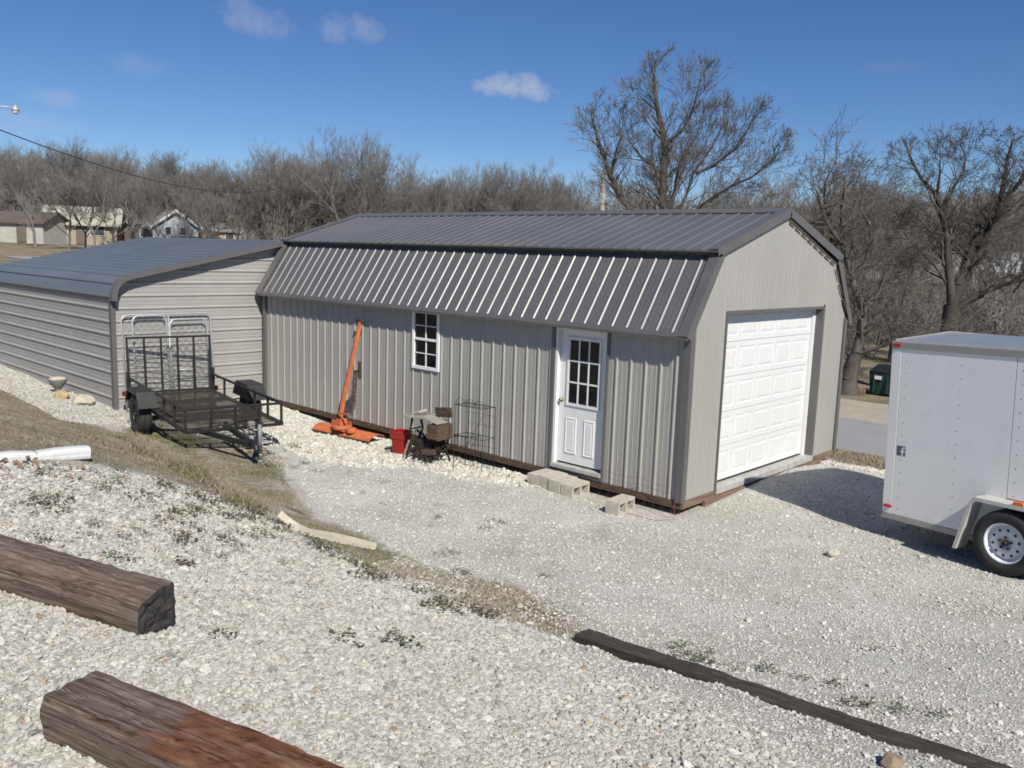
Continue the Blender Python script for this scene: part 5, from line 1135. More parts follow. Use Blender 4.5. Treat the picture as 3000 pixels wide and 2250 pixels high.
def traced(label, xy, trunk, tr_r, limbs, seed, rk=.026, twig=.009, dens=.26, tl=(.7, 1.5), gnarl=.16, up=.05, spread=(22, 50), kids=(3, 3, 3, 3, 3, 2.2), zs=.90):
    """tree built from surveyed limb lines: (sideways, up) metres from the trunk foot; depth wanders by limb"""
    g = random.Random(seed); out = {0: [], 1: []}; back = Vector((-.68, .73, 0)); done = []; starts = []
    tk = [RGT * a + Vector((0, 0, b)) for a, b in trunk]; n = len(tk)
    for i in range(n - 1):
        r_a = tr_r * (1.5 if i == 0 else 1.12 - .12 * i); out[0].append((*tk[i], *tk[i + 1], r_a, tr_r * (1.12 - .12 * (i + 1))))
    for L in limbs:
        P0 = RGT * L[0][0] + Vector((0, 0, L[0][1])); dep = 0.; join = None
        if done:
            q = min(done, key=lambda e: math.hypot(e[0] - L[0][0], e[1] - L[0][1]))
            if math.hypot(q[0] - L[0][0], q[1] - L[0][1]) < .35: dep = q[2]; join = q
        slope = g.uniform(-.33, .33); pts = []; acc = 0; prev = None
        if join is None: pts.append(tk[-1] * 1.0)
        for (a, b) in L:
            if prev: acc += math.hypot(a - prev[0], b - prev[1])
            prev = (a, b); dd = dep + slope * acc; pts.append(RGT * a + back * dd + Vector((0, 0, b))); done.append((a, b, dd))
        tot = sum((q - p).length for p, q in zip(pts[:-1], pts[1:])); r0 = min(tr_r * .75, rk * tot + .03)
        if join is not None: r0 = min(r0, .085)
        s_ = 0; nxt = .5
        for p, q in zip(pts[:-1], pts[1:]):
            m = 3; 
            for k in range(m):
                a = p + (q - p) * k / m; b = p + (q - p) * (k + 1) / m
                if 0 < k: a = a
                ra = r0 * (1 - .78 * s_ / tot); s_ += (q - p).length / m; rb = r0 * (1 - .78 * s_ / tot); out[0].append((*a, *b, ra, rb))
                while nxt < s_:
                    d0 = (q - p).normalized(); ax = d0.cross(Vector((g.gauss(0, 1), g.gauss(0, 1), g.gauss(0, 1)))).normalized(); d1 = Matrix.Rotation(math.radians(g.uniform(*spread)), 3, ax) @ d0
                    starts.append((b, d1, g.uniform(*tl) * (1.2 - .65 * s_ / tot), max(.014, rb * g.uniform(.3, .55)), 3)); nxt += dens * g.uniform(.6, 1.4)
        starts.append((pts[-1], (pts[-1] - pts[-2]).normalized(), .5, r0 * .22, 3)); starts.append((pts[-1], (pts[-1] - pts[-2]).normalized() + RGT * .5, .45, r0 * .2, 3))
    o2 = grow(seed, 1, .1, 6, kids, limbs=starts, gnarl=gnarl, up=up, spread=(20, 48), ratio=(.5, .7), twig=twig, nseg=3); out[0] += o2[0]; out[1] += o2[1]
    t = tree_obj('bare_tree', out, on_ground(*xy), label)[0]; t.scale = (.95, .95, zs); return t
traced('tall bare vase-shaped tree rising behind the barn garage ridge', (-14.4, 21.74), [(0, -.3), (0, 1.6), (-.05, 3.4), (-.08, 5.0)], .36,
    [[(-0.23, 6.75), (-0.46, 7.66), (-0.51, 8.94), (-0.51, 10.12), (-0.69, 10.94), (-0.96, 11.86), (-1.1, 12.68), (-1.19, 13.32)], [(-0.49, 10.12), (-0.05, 10.67), (0.32, 11.13), (0.59, 11.76), (0.77, 12.68), (0.86, 13.22)], [(-0.09, 6.75), (0.09, 8.21), (0.22, 9.3), (0.64, 10.21), (1.05, 10.85), (1.23, 11.58)], [(0.09, 6.75), (0.68, 8.21), (0.95, 9.12), (1.32, 9.67), (1.78, 10.4), (2.14, 11.13), (2.42, 11.76)], [(0.32, 6.75), (1.23, 7.66), (2.32, 8.48), (3.05, 8.84), (3.78, 9.57), (3.88, 10.12)], [(-1.51, 6.47), (-1.97, 7.38), (-2.42, 8.21), (-2.79, 8.94), (-3.06, 9.67), (-3.33, 10.4), (-3.56, 11.22)], [(-2.74, 8.94), (-2.51, 10.03), (-2.33, 10.67), (-2.42, 11.31)], [(1.05, 9.12), (1.78, 9.48), (2.6, 10.21), (3.05, 11.03), (3.24, 11.58)], [(-0.51, 8.57), (-0.96, 9.3), (-1.51, 9.67), (-1.87, 10.12)], [(-0.96, 11.76), (-1.42, 12.04), (-1.78, 12.31)]], 11, dens=.2, rk=.030, gnarl=.13, up=.07, kids=(3, 3, 3, 2.9, 2.8, 2), zs=.905)
traced('tall forked bare tree standing behind the white trailer', (-4.85, 27.26), [(0, -.3), (.02, 1.6), (.0, 3.0), (0, 4.2)], .42,
    [[(-0.07, 4.63), (-0.28, 6.1), (-0.37, 7.22), (-0.63, 8.25), (-0.97, 9.03), (-1.49, 9.54), (-1.83, 10.15), (-2.01, 10.49)], [(-0.58, 8.16), (-0.02, 9.37), (0.41, 9.97), (0.49, 10.66), (0.32, 11.09)], [(-0.84, 8.77), (-0.97, 9.72), (-1.14, 10.4)], [(0.15, 5.06), (0.75, 6.79), (1.35, 7.82), (1.7, 8.51), (1.96, 9.54), (2.04, 10.49), (2.22, 11.27)], [(1.83, 8.94), (2.39, 9.72), (2.65, 10.4)], [(1.35, 7.82), (2.3, 8.34), (2.82, 8.94), (3.16, 9.72)], [(0.06, 4.63), (0.58, 6.27), (1.1, 7.04), (1.87, 7.39), (3.27, 7.99), (4.03, 8.68)], [(0.06, 3.94), (1.01, 4.8), (2.3, 5.41), (3.27, 5.66), (4.2, 6.27)], [(-0.07, 4.8), (-0.8, 5.92), (-1.66, 6.79), (-2.01, 7.22)], [(-0.37, 7.22), (-1.14, 7.3), (-1.66, 7.73)]], 37, dens=.24, gnarl=.22, up=.04)
traced('crooked bare tree across the street beside the dumpster', (-7.43, 24.16), [(0, -.3), (.0, .7), (.1, 1.3), (.2, 1.75)], .36,
    [[(0.23, 1.84), (0.49, 2.86), (0.53, 3.79), (0.23, 4.64), (0.06, 5.32), (-0.19, 6.25), (-0.53, 6.93), (-0.87, 7.44), (-1.47, 7.44), (-2.06, 7.36)], [(-0.87, 7.44), (-1.21, 8.12), (-1.38, 8.63), (-1.72, 9.06)], [(0.06, 5.32), (0.65, 5.83), (0.82, 6.51), (0.74, 7.53)], [(0.27, 1.84), (1.25, 2.26), (1.93, 2.77), (2.78, 3.2), (3.46, 3.28)], [(0.4, 2.43), (0.32, 3.28), (-0.02, 3.71), (-0.07, 4.38)], [(-1.21, 8.08), (-0.36, 8.38), (-0.45, 8.89), (-0.53, 9.31)], [(0.74, 7.36), (0.32, 8.04), (0.4, 8.72), (0.19, 9.39)], [(0.82, 6.51), (1.42, 7.1), (1.76, 7.87)], [(0.53, 3.54), (1.25, 4.38), (1.59, 5.23), (2.18, 5.83)]], 23, dens=.28, tl=(.6, 1.3), gnarl=.26, up=.02)
hero('bare_tree', 'tall upright bare tree rising at the right edge beyond the white trailer', (3.6, 33.6), 3.6, .38,
     [(-.28, .1, 1.0, 4.4, .27, 3.5), (.30, .0, 1.0, 4.2, .24, 3.5), (-.75, .1, .9, 3.8, .16, 3.1), (.8, .2, .8, 3.6, .15, 3.1)], 67, levels=6, kids=(3, 3, 3.2, 3, 2.6, 2), gnarl=.19, up=.085, spread=(18, 44), twig=.010)
for u_, d_, k_, sc_, lab_ in ((2590, 47, 3, .52, 'slim bare tree just left of the tall forked tree behind the trailer'), (2890, 50, 1, .56, 'bare tree right of the tall forked tree, above the trailer roof'), (2440, 52, 2, .5, 'small bare tree showing past the far corner of the barn garage')): EXTRA.append((u_, d_, k_, sc_, lab_))
hero('bare_tree', 'slim bare tree between the barn garage and the street trees', (-13.4, 33.0), 3.2, .24,
     [(.45, .1, 1.0, 3.8, .16, 3.0), (-.45, .0, 1.0, 3.6, .15, 3.1), (.05, .2, 1.0, 3.8, .16, 3.2), (1.2, .0, .8, 3.2, .11, 2.4)], 41, levels=6, kids=(3, 3, 3.2, 3, 2.4, 2), gnarl=.22, up=.05, spread=(22, 50), twig=.010)
hero('bare_tree', 'pale sunlit low bare tree just behind the carport roof peak', (-33.5, 15.4), 1.2, .18,
     [(-.9, .1, .8, 2.6, .12, 1.1), (.3, .1, 1.0, 2.6, .11, 1.2), (1.1, .1, .3, 3.4, .12, .9), (-.2, -.4, 1.0, 2.4, .10, 1.2), (-1.4, 0, .35, 2.6, .09, .9)], 53, levels=5, kids=(4, 4, 4, 3, 2), gnarl=.2, up=.03, twig=.009)
# prototypes for the woods: three to five metre limbs, fine twigs
protos = []
for i, (hgt, r) in enumerate(((13, .20), (14.5, .24), (12, .18), (13.5, .17), (15, .25))):
    o = grow(100 + i, hgt, r, 5, (4, 4, 4.4, 4.6, 4.2), gnarl=.17, up=.10, spread=(18, 45), twig=.013, nseg=3, ratio=(.46, .66), base_frac=.22)
    protos.append(o)
def ray_xy(u, depth):   # point on the ground plan at a bearing (as a fraction of the view width) and distance
    c = Vector((5.478, -9.086)); d = Vector((-.67, .725)) + Vector((.7286, .6841)) * ((u - 1500) / 2497); return c + d * depth
pm = []; rw = random.Random(5)
bands = [(-120, 700, 'bare tree of the far wood on the rise behind the carport', 40, 88, 112), (700, 1650, 'bare tree of the far wood seen above the barn garage roof', 32, 92, 120),
         (1650, 2350, 'bare tree of the far wood right of the tall vase-shaped tree', 20, 85, 120), (2350, 3150, 'bare tree of the far wood beyond the street and white trailer', 27, 80, 118)]
for (u0, u1, lab, n, d0, d1) in bands:
    for i in range(n):
        u = u0 + (u1 - u0) * (i + rw.uniform(.1, .9)) / n; k = rw.randrange(5); d = rw.uniform(d0, d1)
        if u < 720 and d < 104: d = rw.uniform(104, 118)
        x, y = ray_xy(u, d); sc = rw.uniform(.74, 1.0) * (.84 if u < 750 else 1.0 if u < 1700 else .86)
        while len(pm) < 5: pm.append(None)
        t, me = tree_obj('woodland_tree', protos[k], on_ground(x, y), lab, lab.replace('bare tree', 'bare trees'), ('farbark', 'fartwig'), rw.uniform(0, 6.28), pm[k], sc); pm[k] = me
# a few trees standing in front of the houses on the rise
for u, d, sc, k, lab in ((120, 80, .55, 4, 'small bare tree in front of the low pale building at the left edge'), (345, 82, .6, 2, 'bare tree at the right end of the tan house'), (470, 86, .55, 3, 'bare tree just left of the white gabled house front'), (610, 88, .6, 0, 'bare tree before the small peach-fronted house'), (215, 78, .62, 2, 'slender bare tree in front of the tan house, leftmost of three'), (262, 80, .5, 0, 'slender bare tree in front of the tan house, middle of three'), (290, 77, .52, 3, 'slender bare tree in front of the tan house, rightmost of three'), (400, 88, .66, 1, 'big dark bare tree left of the white gabled house'), (555, 92, .6, 4, 'bare tree right of the white gabled house'), (60, 96, .62, 0, 'bare tree behind the low white building at the left edge')):
    x, y = ray_xy(u, d); tree_obj('bare_tree', None, on_ground(x, y), lab, None, None, rw.uniform(0, 6), pm[k], sc)
for u, d, k, sc, lab in EXTRA:
    x, y = ray_xy(u, d); tree_obj('bare_tree', None, on_ground(x, y), lab, None, None, rw.uniform(0, 6), pm[k], sc)
# the wood beyond reads as one mass
low_p = [grow(200 + i, 14, .2, 4, (4, 4.4, 5, 5), gnarl=.17, up=.10, spread=(18, 45), twig=.024, nseg=3, ratio=(.48, .68), base_frac=.2) for i in range(4)]
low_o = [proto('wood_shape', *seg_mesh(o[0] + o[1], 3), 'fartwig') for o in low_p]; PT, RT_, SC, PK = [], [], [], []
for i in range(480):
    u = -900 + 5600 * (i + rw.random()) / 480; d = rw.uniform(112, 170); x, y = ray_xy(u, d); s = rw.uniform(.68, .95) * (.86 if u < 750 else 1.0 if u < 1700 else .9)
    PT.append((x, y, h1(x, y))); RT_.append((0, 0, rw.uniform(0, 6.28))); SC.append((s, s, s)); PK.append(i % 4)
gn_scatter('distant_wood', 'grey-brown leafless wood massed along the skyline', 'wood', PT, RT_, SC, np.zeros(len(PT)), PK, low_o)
# thicket of brush below the trees on the right and behind the shed
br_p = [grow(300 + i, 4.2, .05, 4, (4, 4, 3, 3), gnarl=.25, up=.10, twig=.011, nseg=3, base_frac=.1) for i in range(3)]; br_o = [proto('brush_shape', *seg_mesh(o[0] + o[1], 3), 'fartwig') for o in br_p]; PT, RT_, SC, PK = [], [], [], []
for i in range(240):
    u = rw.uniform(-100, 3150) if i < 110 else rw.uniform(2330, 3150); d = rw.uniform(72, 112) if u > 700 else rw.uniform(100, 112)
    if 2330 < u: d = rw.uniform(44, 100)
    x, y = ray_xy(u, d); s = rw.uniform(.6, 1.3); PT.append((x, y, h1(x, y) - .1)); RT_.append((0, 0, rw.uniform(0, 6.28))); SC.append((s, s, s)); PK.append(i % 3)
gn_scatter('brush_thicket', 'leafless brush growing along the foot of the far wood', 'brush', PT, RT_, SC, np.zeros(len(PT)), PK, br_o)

# ------------------------------------------------------------------ houses in the background
def hmat(n, c): M[n] = paint(n, c, .85, 0, .1, 1.5); return n
hmat('hwhite', (.50, .51, .50)); hmat('htan', (.33, .27, .20)); hmat('hroofpale', (.36, .34, .28)); hmat('hroofbrown', (.105, .085, .075)); hmat('hgrey', (.34, .355, .375)); hmat('hbrick', (.21, .105, .08)); hmat('hroofgrey', (.20, .19, .19)); hmat('horange', (.38, .28, .21)); hmat('hwin', (.05, .06, .07)); hmat('hdoor', (.14, .11, .09)); hmat('hpalewall', (.40, .385, .35))
def house(label, u, depth, w, dp_, hh, rise, wall, roof, rz, wins, door=None, base=None, over=.35, gable_front=False):
    x, y = ray_xy(u, depth); z = h1(x, y) if base is None else base
    t = thing('house', label, 'house', (x, y, z), rz, 'houses beyond the shed'); a, b = w / 2, dp_ / 2
    MB().box((-a, -b, -1.5), (a, b, hh)).build('wall', wall, t)
    if gable_front:
        gb_ = MB(); gb_.prism([(-a, hh), (a, hh), (0, hh + rise)], lambda p, q: (p, -b + .01, q), lambda p, q: (p, b - .01, q)); gb_.build('gable', wall, t)
        r = MB(); sl = rise / a
        for s_ in (-1, 1):
            P = [(s_ * (a + over), hh - over * sl), (0, hh + rise), (0, hh + rise + .18), (s_ * (a + over), hh - over * sl + .18)]; r.prism(P, lambda p, q: (p, -b - over, q), lambda p, q: (p, b + over, q))
        r.build('roof', roof, t)
        fb = MB()
        for s_ in (-1, 1): P = [(s_ * (a + over), hh - over * sl - .1), (0, hh + rise - .1), (0, hh + rise + .2), (s_ * (a + over), hh - over * sl + .2)]; fb.prism(P, lambda p, q: (p, -b - over - .05, q), lambda p, q: (p, -b - over - .005, q))
        fb.build('barge_board', 'hwhite', t)
    else:
        gb_ = MB(); gb_.prism([(-b, hh), (b, hh), (0, hh + rise)], lambda p, q: (-a + .01, p, q), lambda p, q: (a - .01, p, q)); gb_.build('gable', wall, t)
        r = MB(); sl = rise / b
        for s_ in (-1, 1):
            P = [(s_ * (b + over), hh - over * sl), (0, hh + rise), (0, hh + rise + .18), (s_ * (b + over), hh - over * sl + .18)]; r.prism(P, lambda p, q: (-a - over, p, q), lambda p, q: (a + over, p, q))
        r.build('roof', roof, t)
    for (wx, wz, ww, wh) in wins:
        wf_ = MB().box((wx - ww / 2 - .1, -b - .06, wz - .1), (wx + ww / 2 + .1, -b + .02, wz + wh + .1)).build('window', 'hwhite', t)
        MB().box((wx - ww / 2, -b - .09, wz), (wx + ww / 2, -b - .061, wz + wh)).build('pane', 'hwin', wf_)
    if door is not None: MB().box((door - .5, -b - .08, 0), (door + .5, -b + .02, 2.1)).build('door', 'hdoor', t)
    return t
fc = math.radians(60)
house('low pale building with brown roof and long wall at the left edge', 45, 92, 10.5, 5.0, 2.0, 1.0, 'hpalewall', 'hroofbrown', fc - .35, [(-2, 1, 1.2, 1)], 3.0)
house('tan brick house with broad pale roof on the rise behind the carport', 262, 97, 7.0, 6.5, 2.2, 1.7, 'htan', 'hroofpale', fc + .05, [(-2, 1, 1.3, 1.2), (1.6, 1, 1.3, 1.2)], 0, over=.5)
house('white mobile home high on the rise at the far left', 38, 118, 9, 4, 2.2, .5, 'hwhite', 'hroofbrown', fc, [(-2.4, 1.2, 1.1, 1.1), (1.5, 1.2, 1.1, 1.1)], 0.2)
house('brown-fronted house with grey roof just left of the white gabled house', 440, 108, 5.0, 6, 2.6, 1.3, 'hroofbrown', 'hroofgrey', fc + .1, [(0, 1, 1.5, 1.3)], None, gable_front=False)
house('white gabled house with two small dark windows behind the carport', 505, 101, 4.8, 7, 2.4, 1.7, 'hgrey', 'hroofgrey', fc + .25, [(-.8, 1.5, .55, .8), (.7, 1.5, .55, .8)], None, gable_front=True)
house('small peach-fronted house with olive side right of the white gabled house', 645, 108, 4.6, 5, 2.3, .9, 'horange', 'hroofgrey', fc + .1, [(-.8, 1.2, .9, 1.2), (1, 1.2, .9, 1.2)], None)
house('red brick house half hidden by trees beyond the street', 2590, 82, 13, 8, 2.6, 1.6, 'hbrick', 'hroofgrey', math.radians(25), [(-4.2, .9, 1.5, 1.3), (-1.0, .9, 1.6, 1.3), (3.6, .9, 1.5, 1.3)], 1.3)
house('red brick house with pale roof seen above the white trailer', 2850, 88, 12, 8, 3.0, 1.8, 'hbrick', 'hgrey', math.radians(20), [(-3, .9, 1.5, 1.3), (2, .9, 1.5, 1.3)], 0)
# cars in front of the houses
def far_car(label, u, depth, col, rz, suv=True):
    x, y = ray_xy(u, depth); t = thing('parked_car', label, 'car', (x, y, h1(x, y)), rz, 'cars by the far houses'); hmat('car_' + col[0], col[1])
    pts = [(-2.2, .35), (2.2, .35), (2.25, .9), (1.1, 1.05), (.6, 1.6 if suv else 1.45), (-1.9 if suv else -1.2, 1.65 if suv else 1.42), (-2.2, 1.0)]
    MB().prism(pts, lambda a, b: (a, -.88, b), lambda a, b: (a, .88, b)).build('body', 'car_' + col[0], t, .08)
    for s_ in (-1, 1): MB().prism([(-1.7, 1.08), (.75, 1.08), (.5, 1.5), (-1.65, 1.5)], lambda a, b: (a, s_ * .885, b), lambda a, b: (a, s_ * .9, b)).build('side_window', 'hwin', t)
    for cx_ in (-1.35, 1.4):
        for s_ in (-1, 1): MB().cyl((cx_, s_ * .72, .34), (cx_, s_ * .91, .34), .34, 16).build('wheel', 'rubber', t)
far_car('black sport utility vehicle parked by the peach-fronted house', 628, 92, ('black', (.015, .016, .018)), fc + .4); far_car('white van parked by the red brick house beyond the street', 2560, 76, ('white', (.75, .76, .77)), math.radians(70)); far_car('pale car parked low beside the white gabled house', 555, 95, ('pale', (.6, .6, .6)), fc, False)

# ------------------------------------------------------------------ loose stones
def ico():
    t = (1 + 5 ** .5) / 2; v = np.array([(-1, t, 0), (1, t, 0), (-1, -t, 0), (1, -t, 0), (0, -1, t), (0, 1, t), (0, -1, -t), (0, 1, -t), (t, 0, -1), (t, 0, 1), (-t, 0, -1), (-t, 0, 1)], float); v /= np.linalg.norm(v[0])
    f = np.array([(0, 11, 5), (0, 5, 1), (0, 1, 7), (0, 7, 10), (0, 10, 11), (1, 5, 9), (5, 11, 4), (11, 10, 2), (10, 7, 6), (7, 1, 8), (3, 9, 4), (3, 4, 2), (3, 2, 6), (3, 6, 8), (3, 8, 9), (4, 9, 5), (2, 4, 11), (6, 2, 10), (8, 6, 7), (9, 8, 1)]); return v, f
IV, IF = ico()
def stone_shapes(mat, seed, k=9):
    g = np.random.default_rng(seed); out = []
    for i in range(k):
        bm = bmesh.new(); bmesh.ops.create_icosphere(bm, subdivisions=2, radius=1); ax = g.normal(size=(9, 3)); ax /= np.linalg.norm(ax, axis=1)[:, None]; lim = g.uniform(.45, .8, 9)
        for v in bm.verts:
            c = np.array(v.co)
            for q, l in zip(ax, lim):
                t = c @ q
                if t > l: c = c - q * (t - l)
            v.co = Vector(c)
        me = bpy.data.meshes.new('stone_shape'); bm.to_mesh(me); bm.free(); me.materials.append(M[mat]); out.append(bpy.data.objects.new('stone_shape', me))
    return out
def stones(name, mat, label, x, y, rad, seed, flat=(.4, .7), sink=.22):
    g = np.random.default_rng(seed); n = len(x); rot = np.stack([g.normal(0, .35, n), g.normal(0, .35, n), g.uniform(0, 6.28, n)], -1)
    sc = np.stack([g.uniform(.85, 1.45, n), g.uniform(.75, 1.15, n), g.uniform(*flat, n)], -1) * rad[:, None] * 1.15
    return gn_scatter(name, label, 'gravel', np.stack([x, y, H(x, y) + rad * sink], -1), rot, sc, g.uniform(0, 1, n), g.integers(0, 9, n), stone_shapes(mat, seed))
CAMX, CAMY = 5.478, -9.086
def cdist(x, y): return np.hypot(x - CAMX, y - CAMY)
def infront(x, y, m=1.4):
    dx, dy = x - CAMX, y - CAMY; f_ = dx * -.679 + dy * .734; s_ = dx * .7286 + dy * .6841; return (f_ > 1.5) & (np.abs(s_) < f_ * .60 + m)
def sample(n, x0, x1, y0, y1, poly, seed, inv=()):
    g = np.random.default_rng(seed); x = g.uniform(x0, x1, n); y = g.uniform(y0, y1, n); k = infront(x, y)
    if poly is not None: k &= inpoly(x, y, poly)
    for p in inv: k &= ~inpoly(x, y, p)
    return x[k], y[k], g
BIG = [(-2.9, -7.2), (-2.3, -6.1), (-2.5, -5.0), (-1.7, -4.85), (-0.96, -4.72), (-0.2, -4.68), (1.0, -4.7), (1.4, -4.5), (1.7, -4.7), (3.1, -5.05), (4.4, -5.5), (9, -6.5), (9, -13), (-3, -13)]
x, y, g = sample(520000, -3.0, 5.2, -9.2, -4.4, BIG, 1); d = cdist(x, y); k = g.uniform(0, 1, len(x)) < np.interp(d, [2.5, 4.2, 6, 8, 10], [.80, .62, .34, .2, .12]); x, y, d = x[k], y[k], d[k]
jx_ = g.uniform(0, 1, len(x)) < .22; x = x + g.normal(0, .16, len(x)) * jx_; y = y + g.normal(0, .16, len(x)) * jx_; rad = np.exp(g.normal(0, .42, len(x))) * .0072 * np.interp(d, [3, 5, 9], [1, 1.2, 1.65]); stones('cream_gravel', 'cream_stone', 'loose cream limestone gravel covering the foreground bank', x, y, np.clip(rad, .004, .03), 2)
DRV = [(-10, -3.2), (-7, -2.2), (-4.4, -2.8), (-2.5, -3.6), (-1, -3.7), (-.4, -4.6), (1.2, -5.0), (1.75, -5.0), (3.1, -5.3), (4.4, -5.8), (9, -6.5), (9, 6), (.1, 4.2), (.1, -.3), (-10, -.4)]
x, y, g = sample(900000, -9.5, 7.0, -5.8, 4.2, DRV, 3); d = cdist(x, y); k = g.uniform(0, 1, len(x)) < np.interp(d, [4, 6, 9, 13], [.55, .34, .2, .1]) * (1 - .6 * np.exp(-((seg(x, y, TRACK) - .75) / .15) ** 2)); x, y, d = x[k], y[k], d[k]
jx_ = g.uniform(0, 1, len(x)) < .25; x = x + g.normal(0, .14, len(x)) * jx_; y = y + g.normal(0, .14, len(x)) * jx_; rad = np.exp(g.normal(0, .42, len(x))) * .0050 * np.interp(d, [4, 12], [1, 1.45]); stones('grey_gravel', 'grey_stone', 'fine grey crushed gravel on the drive', x, y, np.clip(rad, .003, .03), 4)
x, y, g = sample(12500, -9.6, -1.2, -2.6, .2, POLY_R, 5); k = (y < -.02); x, y = x[k], y[k]; rad = np.exp(g.normal(0, .3, len(x))) * .022; stones('white_rock', 'white_stone', 'white crushed rock along the foot of the shed wall', x, y, np.clip(rad, .01, .05), 6, (.6, .9))
x, y, g = sample(3600, -.05, 1.4, 3.5, 4.7, None, 8); k = np.abs(y - np.interp(x, [0, .5, 1.4], [4.25, 4.1, 3.75])) < .16; x, y = x[k], y[k]; rad = np.exp(g.normal(0, .3, len(x))) * .018; stones('pad_edge_rock', 'white_stone', 'pale rock along the far edge of the gravel pad', x, y, np.clip(rad, .01, .04), 9, (.6, .9))
x, y, g = sample(16000, -16, -8.6, -4.3, -2.95, None, 10); rad = np.exp(g.normal(0, .3, len(x))) * .014; stones('carport_gravel', 'cream_stone', 'pale gravel strip beside the carport wall', x, y, np.clip(rad, .008, .035), 11)

# ------------------------------------------------------------------ dry grass, weeds, leaves
def blades(name, label, x, y, hgt, seed, green=.3, wid=.0035):
    g = np.random.default_rng(seed); n = len(x); jm_ = g.uniform(0, 1, n) < .3; x = x + g.normal(0, .13, n) * jm_; y = y + g.normal(0, .13, n) * jm_; z = H(x, y) - .005; a = g.uniform(0, 6.28, n); ln = g.normal(0, .55, (n, 2)); h = hgt * g.uniform(.5, 1.3, n)
    w = wid * g.uniform(.7, 1.5, n); bx, by = np.cos(a) * w, np.sin(a) * w; tip = np.stack([x + ln[:, 0] * h, y + ln[:, 1] * h, z + h * .8], -1)
    V = np.stack([np.stack([x - bx, y - by, z], -1), np.stack([x + bx, y + by, z], -1), tip], 1); F_ = np.arange(n * 3).reshape(n, 3)
    pat = np.sin(x * 2.1 + 1.3 * np.sin(y * 2.7)) * np.sin(y * 1.9 + np.cos(x * 1.6)); gr = g.uniform(0, 1, n) < np.clip(green + .5 * pat, .02, .9)
    t = np.where(gr, g.uniform(.73, 1, n), g.uniform(0, .69, n)); o = npmesh(name, V.reshape(-1, 3), F_, 'grassblade', np.repeat(t, 3), 'stuff'); tag(o, label, 'grass'); return o
x, y, g = sample(260000, -14, -1.8, -9, -3.4, POLY_G1, 20); d = cdist(x, y); k = g.uniform(0, 1, len(x)) < np.interp(d, [6, 10, 18], [.5, .42, .3]); blades('dry_grass', 'short dry tan grass on the bank left of the foreground gravel', x[k], y[k], .030, 21, .2, .003)
x, y, g = sample(150000, -9.6, -.4, -4.5, -1.9, POLY_G2, 22); k = g.uniform(0, 1, len(x)) < .8 * (np.sin(x * 3.3 + np.sin(y * 4.1)) * np.sin(y * 3.7 + x) > -.25); blades('grass_patch', 'patchy green and brown grass around the utility trailer', x[k], y[k], .032, 23, .45)
x, y, g = sample(90000, -1.8, 1.9, -4.9, -3.2, POLY_G3, 24); k = np.random.default_rng(3).uniform(0, 1, len(x)) < .75 * (np.sin(x * 4.3 + 1.2 * np.sin(y * 5.1)) * np.sin(y * 4.7 + x * 1.3) > -.1); blades('matted_grass', 'matted brown dead grass on the drive edge', x[k], y[k], .028, 25, .12)
g = np.random.default_rng(26); t = g.uniform(0, 1, 9000); bx_ = np.interp(t, [0, .35, .75, 1], [p[0] for p in BERM]) + g.normal(0, .09, 9000); by_ = np.interp(t, [0, .35, .75, 1], [p[1] for p in BERM]) + g.normal(0, .07, 9000) - .05; blades('bank_grass', 'brown grass fringe along the lip of the bank', bx_, by_, .075, 27, .12, .005)
x, y, g = sample(30000, -2, 4, 4.0, 9.8, POLY_GR, 28); blades('verge_grass', 'brown grass verge between the gravel pad and the street', x, y, .07, 29, .2, .006)
def weeds(name, label, pts, seed, size=.062, leaves=42):
    g = np.random.default_rng(seed); VV, TT = [], []
    for (x, y) in pts:
        s = size * g.uniform(.55, 1.5); n = int(leaves * g.uniform(.6, 1.4)); a = g.uniform(0, 6.28, n); r = s * np.sqrt(g.uniform(0, 1, n)) * np.array([1.5]); cx_, cy_ = x + r * np.cos(a), y + .8 * r * np.sin(a); cz = H(cx_, cy_) + g.uniform(.012, .042, n)
        b = g.uniform(0, 6.28, n); L_ = s * g.uniform(.18, .40, n); w = L_ * .42; dx, dy = np.cos(b), np.sin(b); up = g.uniform(-.2, .7, n) * L_
        q = [np.stack([cx_, cy_, cz], -1), np.stack([cx_ + dx * L_ * .5 - dy * w, cy_ + dy * L_ * .5 + dx * w, cz + up * .6], -1), np.stack([cx_ + dx * L_, cy_ + dy * L_, cz + up], -1), np.stack([cx_ + dx * L_ * .5 + dy * w, cy_ + dy * L_ * .5 - dx * w, cz + up * .6], -1)]
        VV.append(np.stack(q, 1).reshape(-1, 3)); kind = g.uniform(0, 1) < .45; TT.append(np.repeat(np.where(g.uniform(0, 1, n) < (.8 if kind else .25), g.uniform(.56, 1, n), g.uniform(0, .5, n)), 4))
    V = np.concatenate(VV); o = npmesh(name, V, np.arange(len(V)).reshape(-1, 4), 'weed', np.concatenate(TT), 'stuff'); tag(o, label, 'weeds')
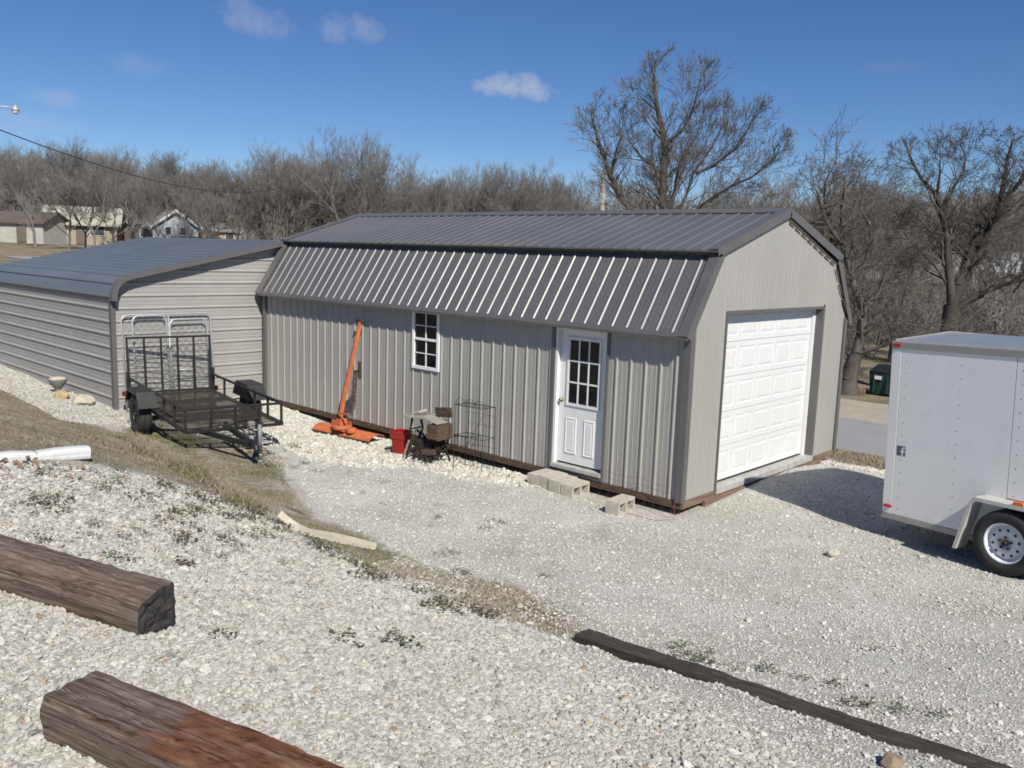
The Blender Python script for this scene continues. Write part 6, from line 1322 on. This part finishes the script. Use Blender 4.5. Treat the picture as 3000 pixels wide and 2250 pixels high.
wp = [(-1.36, -6.97), (-0.98, -6.39), (1.54, -6.21), (1.55, -5.84), (1.65, -5.89), (1.5, -5.8), (1.35, -6.91), (-0.75, -7.14), (-0.78, -6.78), (-1.65, -6.69), (-1.59, -7.0), (-0.62, -5.71), (-0.77, -6.04), (-1.2, -6.06)]
g = np.random.default_rng(31)
wp += [(g.uniform(-2.4, -.1), g.uniform(-6.9, -5.25)) for _ in range(34)] + [(g.uniform(-1.9, 1.2), g.normal(-4.8, .13)) for _ in range(55)] + [(g.uniform(-2.5, -1.4), g.uniform(-6.2, -4.9)) for _ in range(40)]
weeds('gravel_weeds', 'dark low weeds scattered over the foreground gravel bank', wp, 32)
dp_ = [(4.21, -4.05), (4.03, -4.12), (3.35, -3.97), (3.13, -3.96), (2.95, -4.03), (2.65, -3.88), (2.42, -3.91), (3.56, -3.9), (3.48, -3.0), (2.75, -4.1), (3.0, -4.14), (2.55, -4.08), (2.3, -4.1), (3.8, -4.2), (2.65, -4.05), (2.85, -4.12)]
dp_ += [(g.uniform(-4, -1), g.uniform(-3.2, -1.9)) for _ in range(9)] + [(g.uniform(-6.5, -4), g.uniform(-2.6, -1.6)) for _ in range(14)] + [(g.uniform(-.8, 1.6), g.uniform(-3.6, -3.0)) for _ in range(4)]
weeds('drive_weeds', 'small dark weeds on the gravel drive', dp_, 33, .055)
lv = []
for (x, y, n, s) in ((-2.35, -6.55, 26, .16), (-2.5, -6.8, 16, .14), (-5.2, -4.9, 16, .2)): lv += [(x + g.normal(0, s), y + g.normal(0, s)) for _ in range(n)]
VV = []
for (x, y) in lv:
    a = g.uniform(0, 6.28); L_ = g.uniform(.025, .06); z = h1(x, y) + g.uniform(.015, .05); dx, dy = math.cos(a), math.sin(a); t1, t2 = g.uniform(-.02, .03), g.uniform(-.02, .03)
    VV += [(x, y, z), (x + dx * L_ * .5 - dy * L_ * .35, y + dy * L_ * .5 + dx * L_ * .35, z + t1), (x + dx * L_, y + dy * L_, z + t2), (x + dx * L_ * .5 + dy * L_ * .35, y + dy * L_ * .5 - dx * L_ * .35, z + t2 - t1)]
tag(npmesh('fallen_leaves', VV, np.arange(len(VV)).reshape(-1, 4), 'leaf', kind='stuff'), 'dead brown leaves caught beside the white downspout', 'leaves')
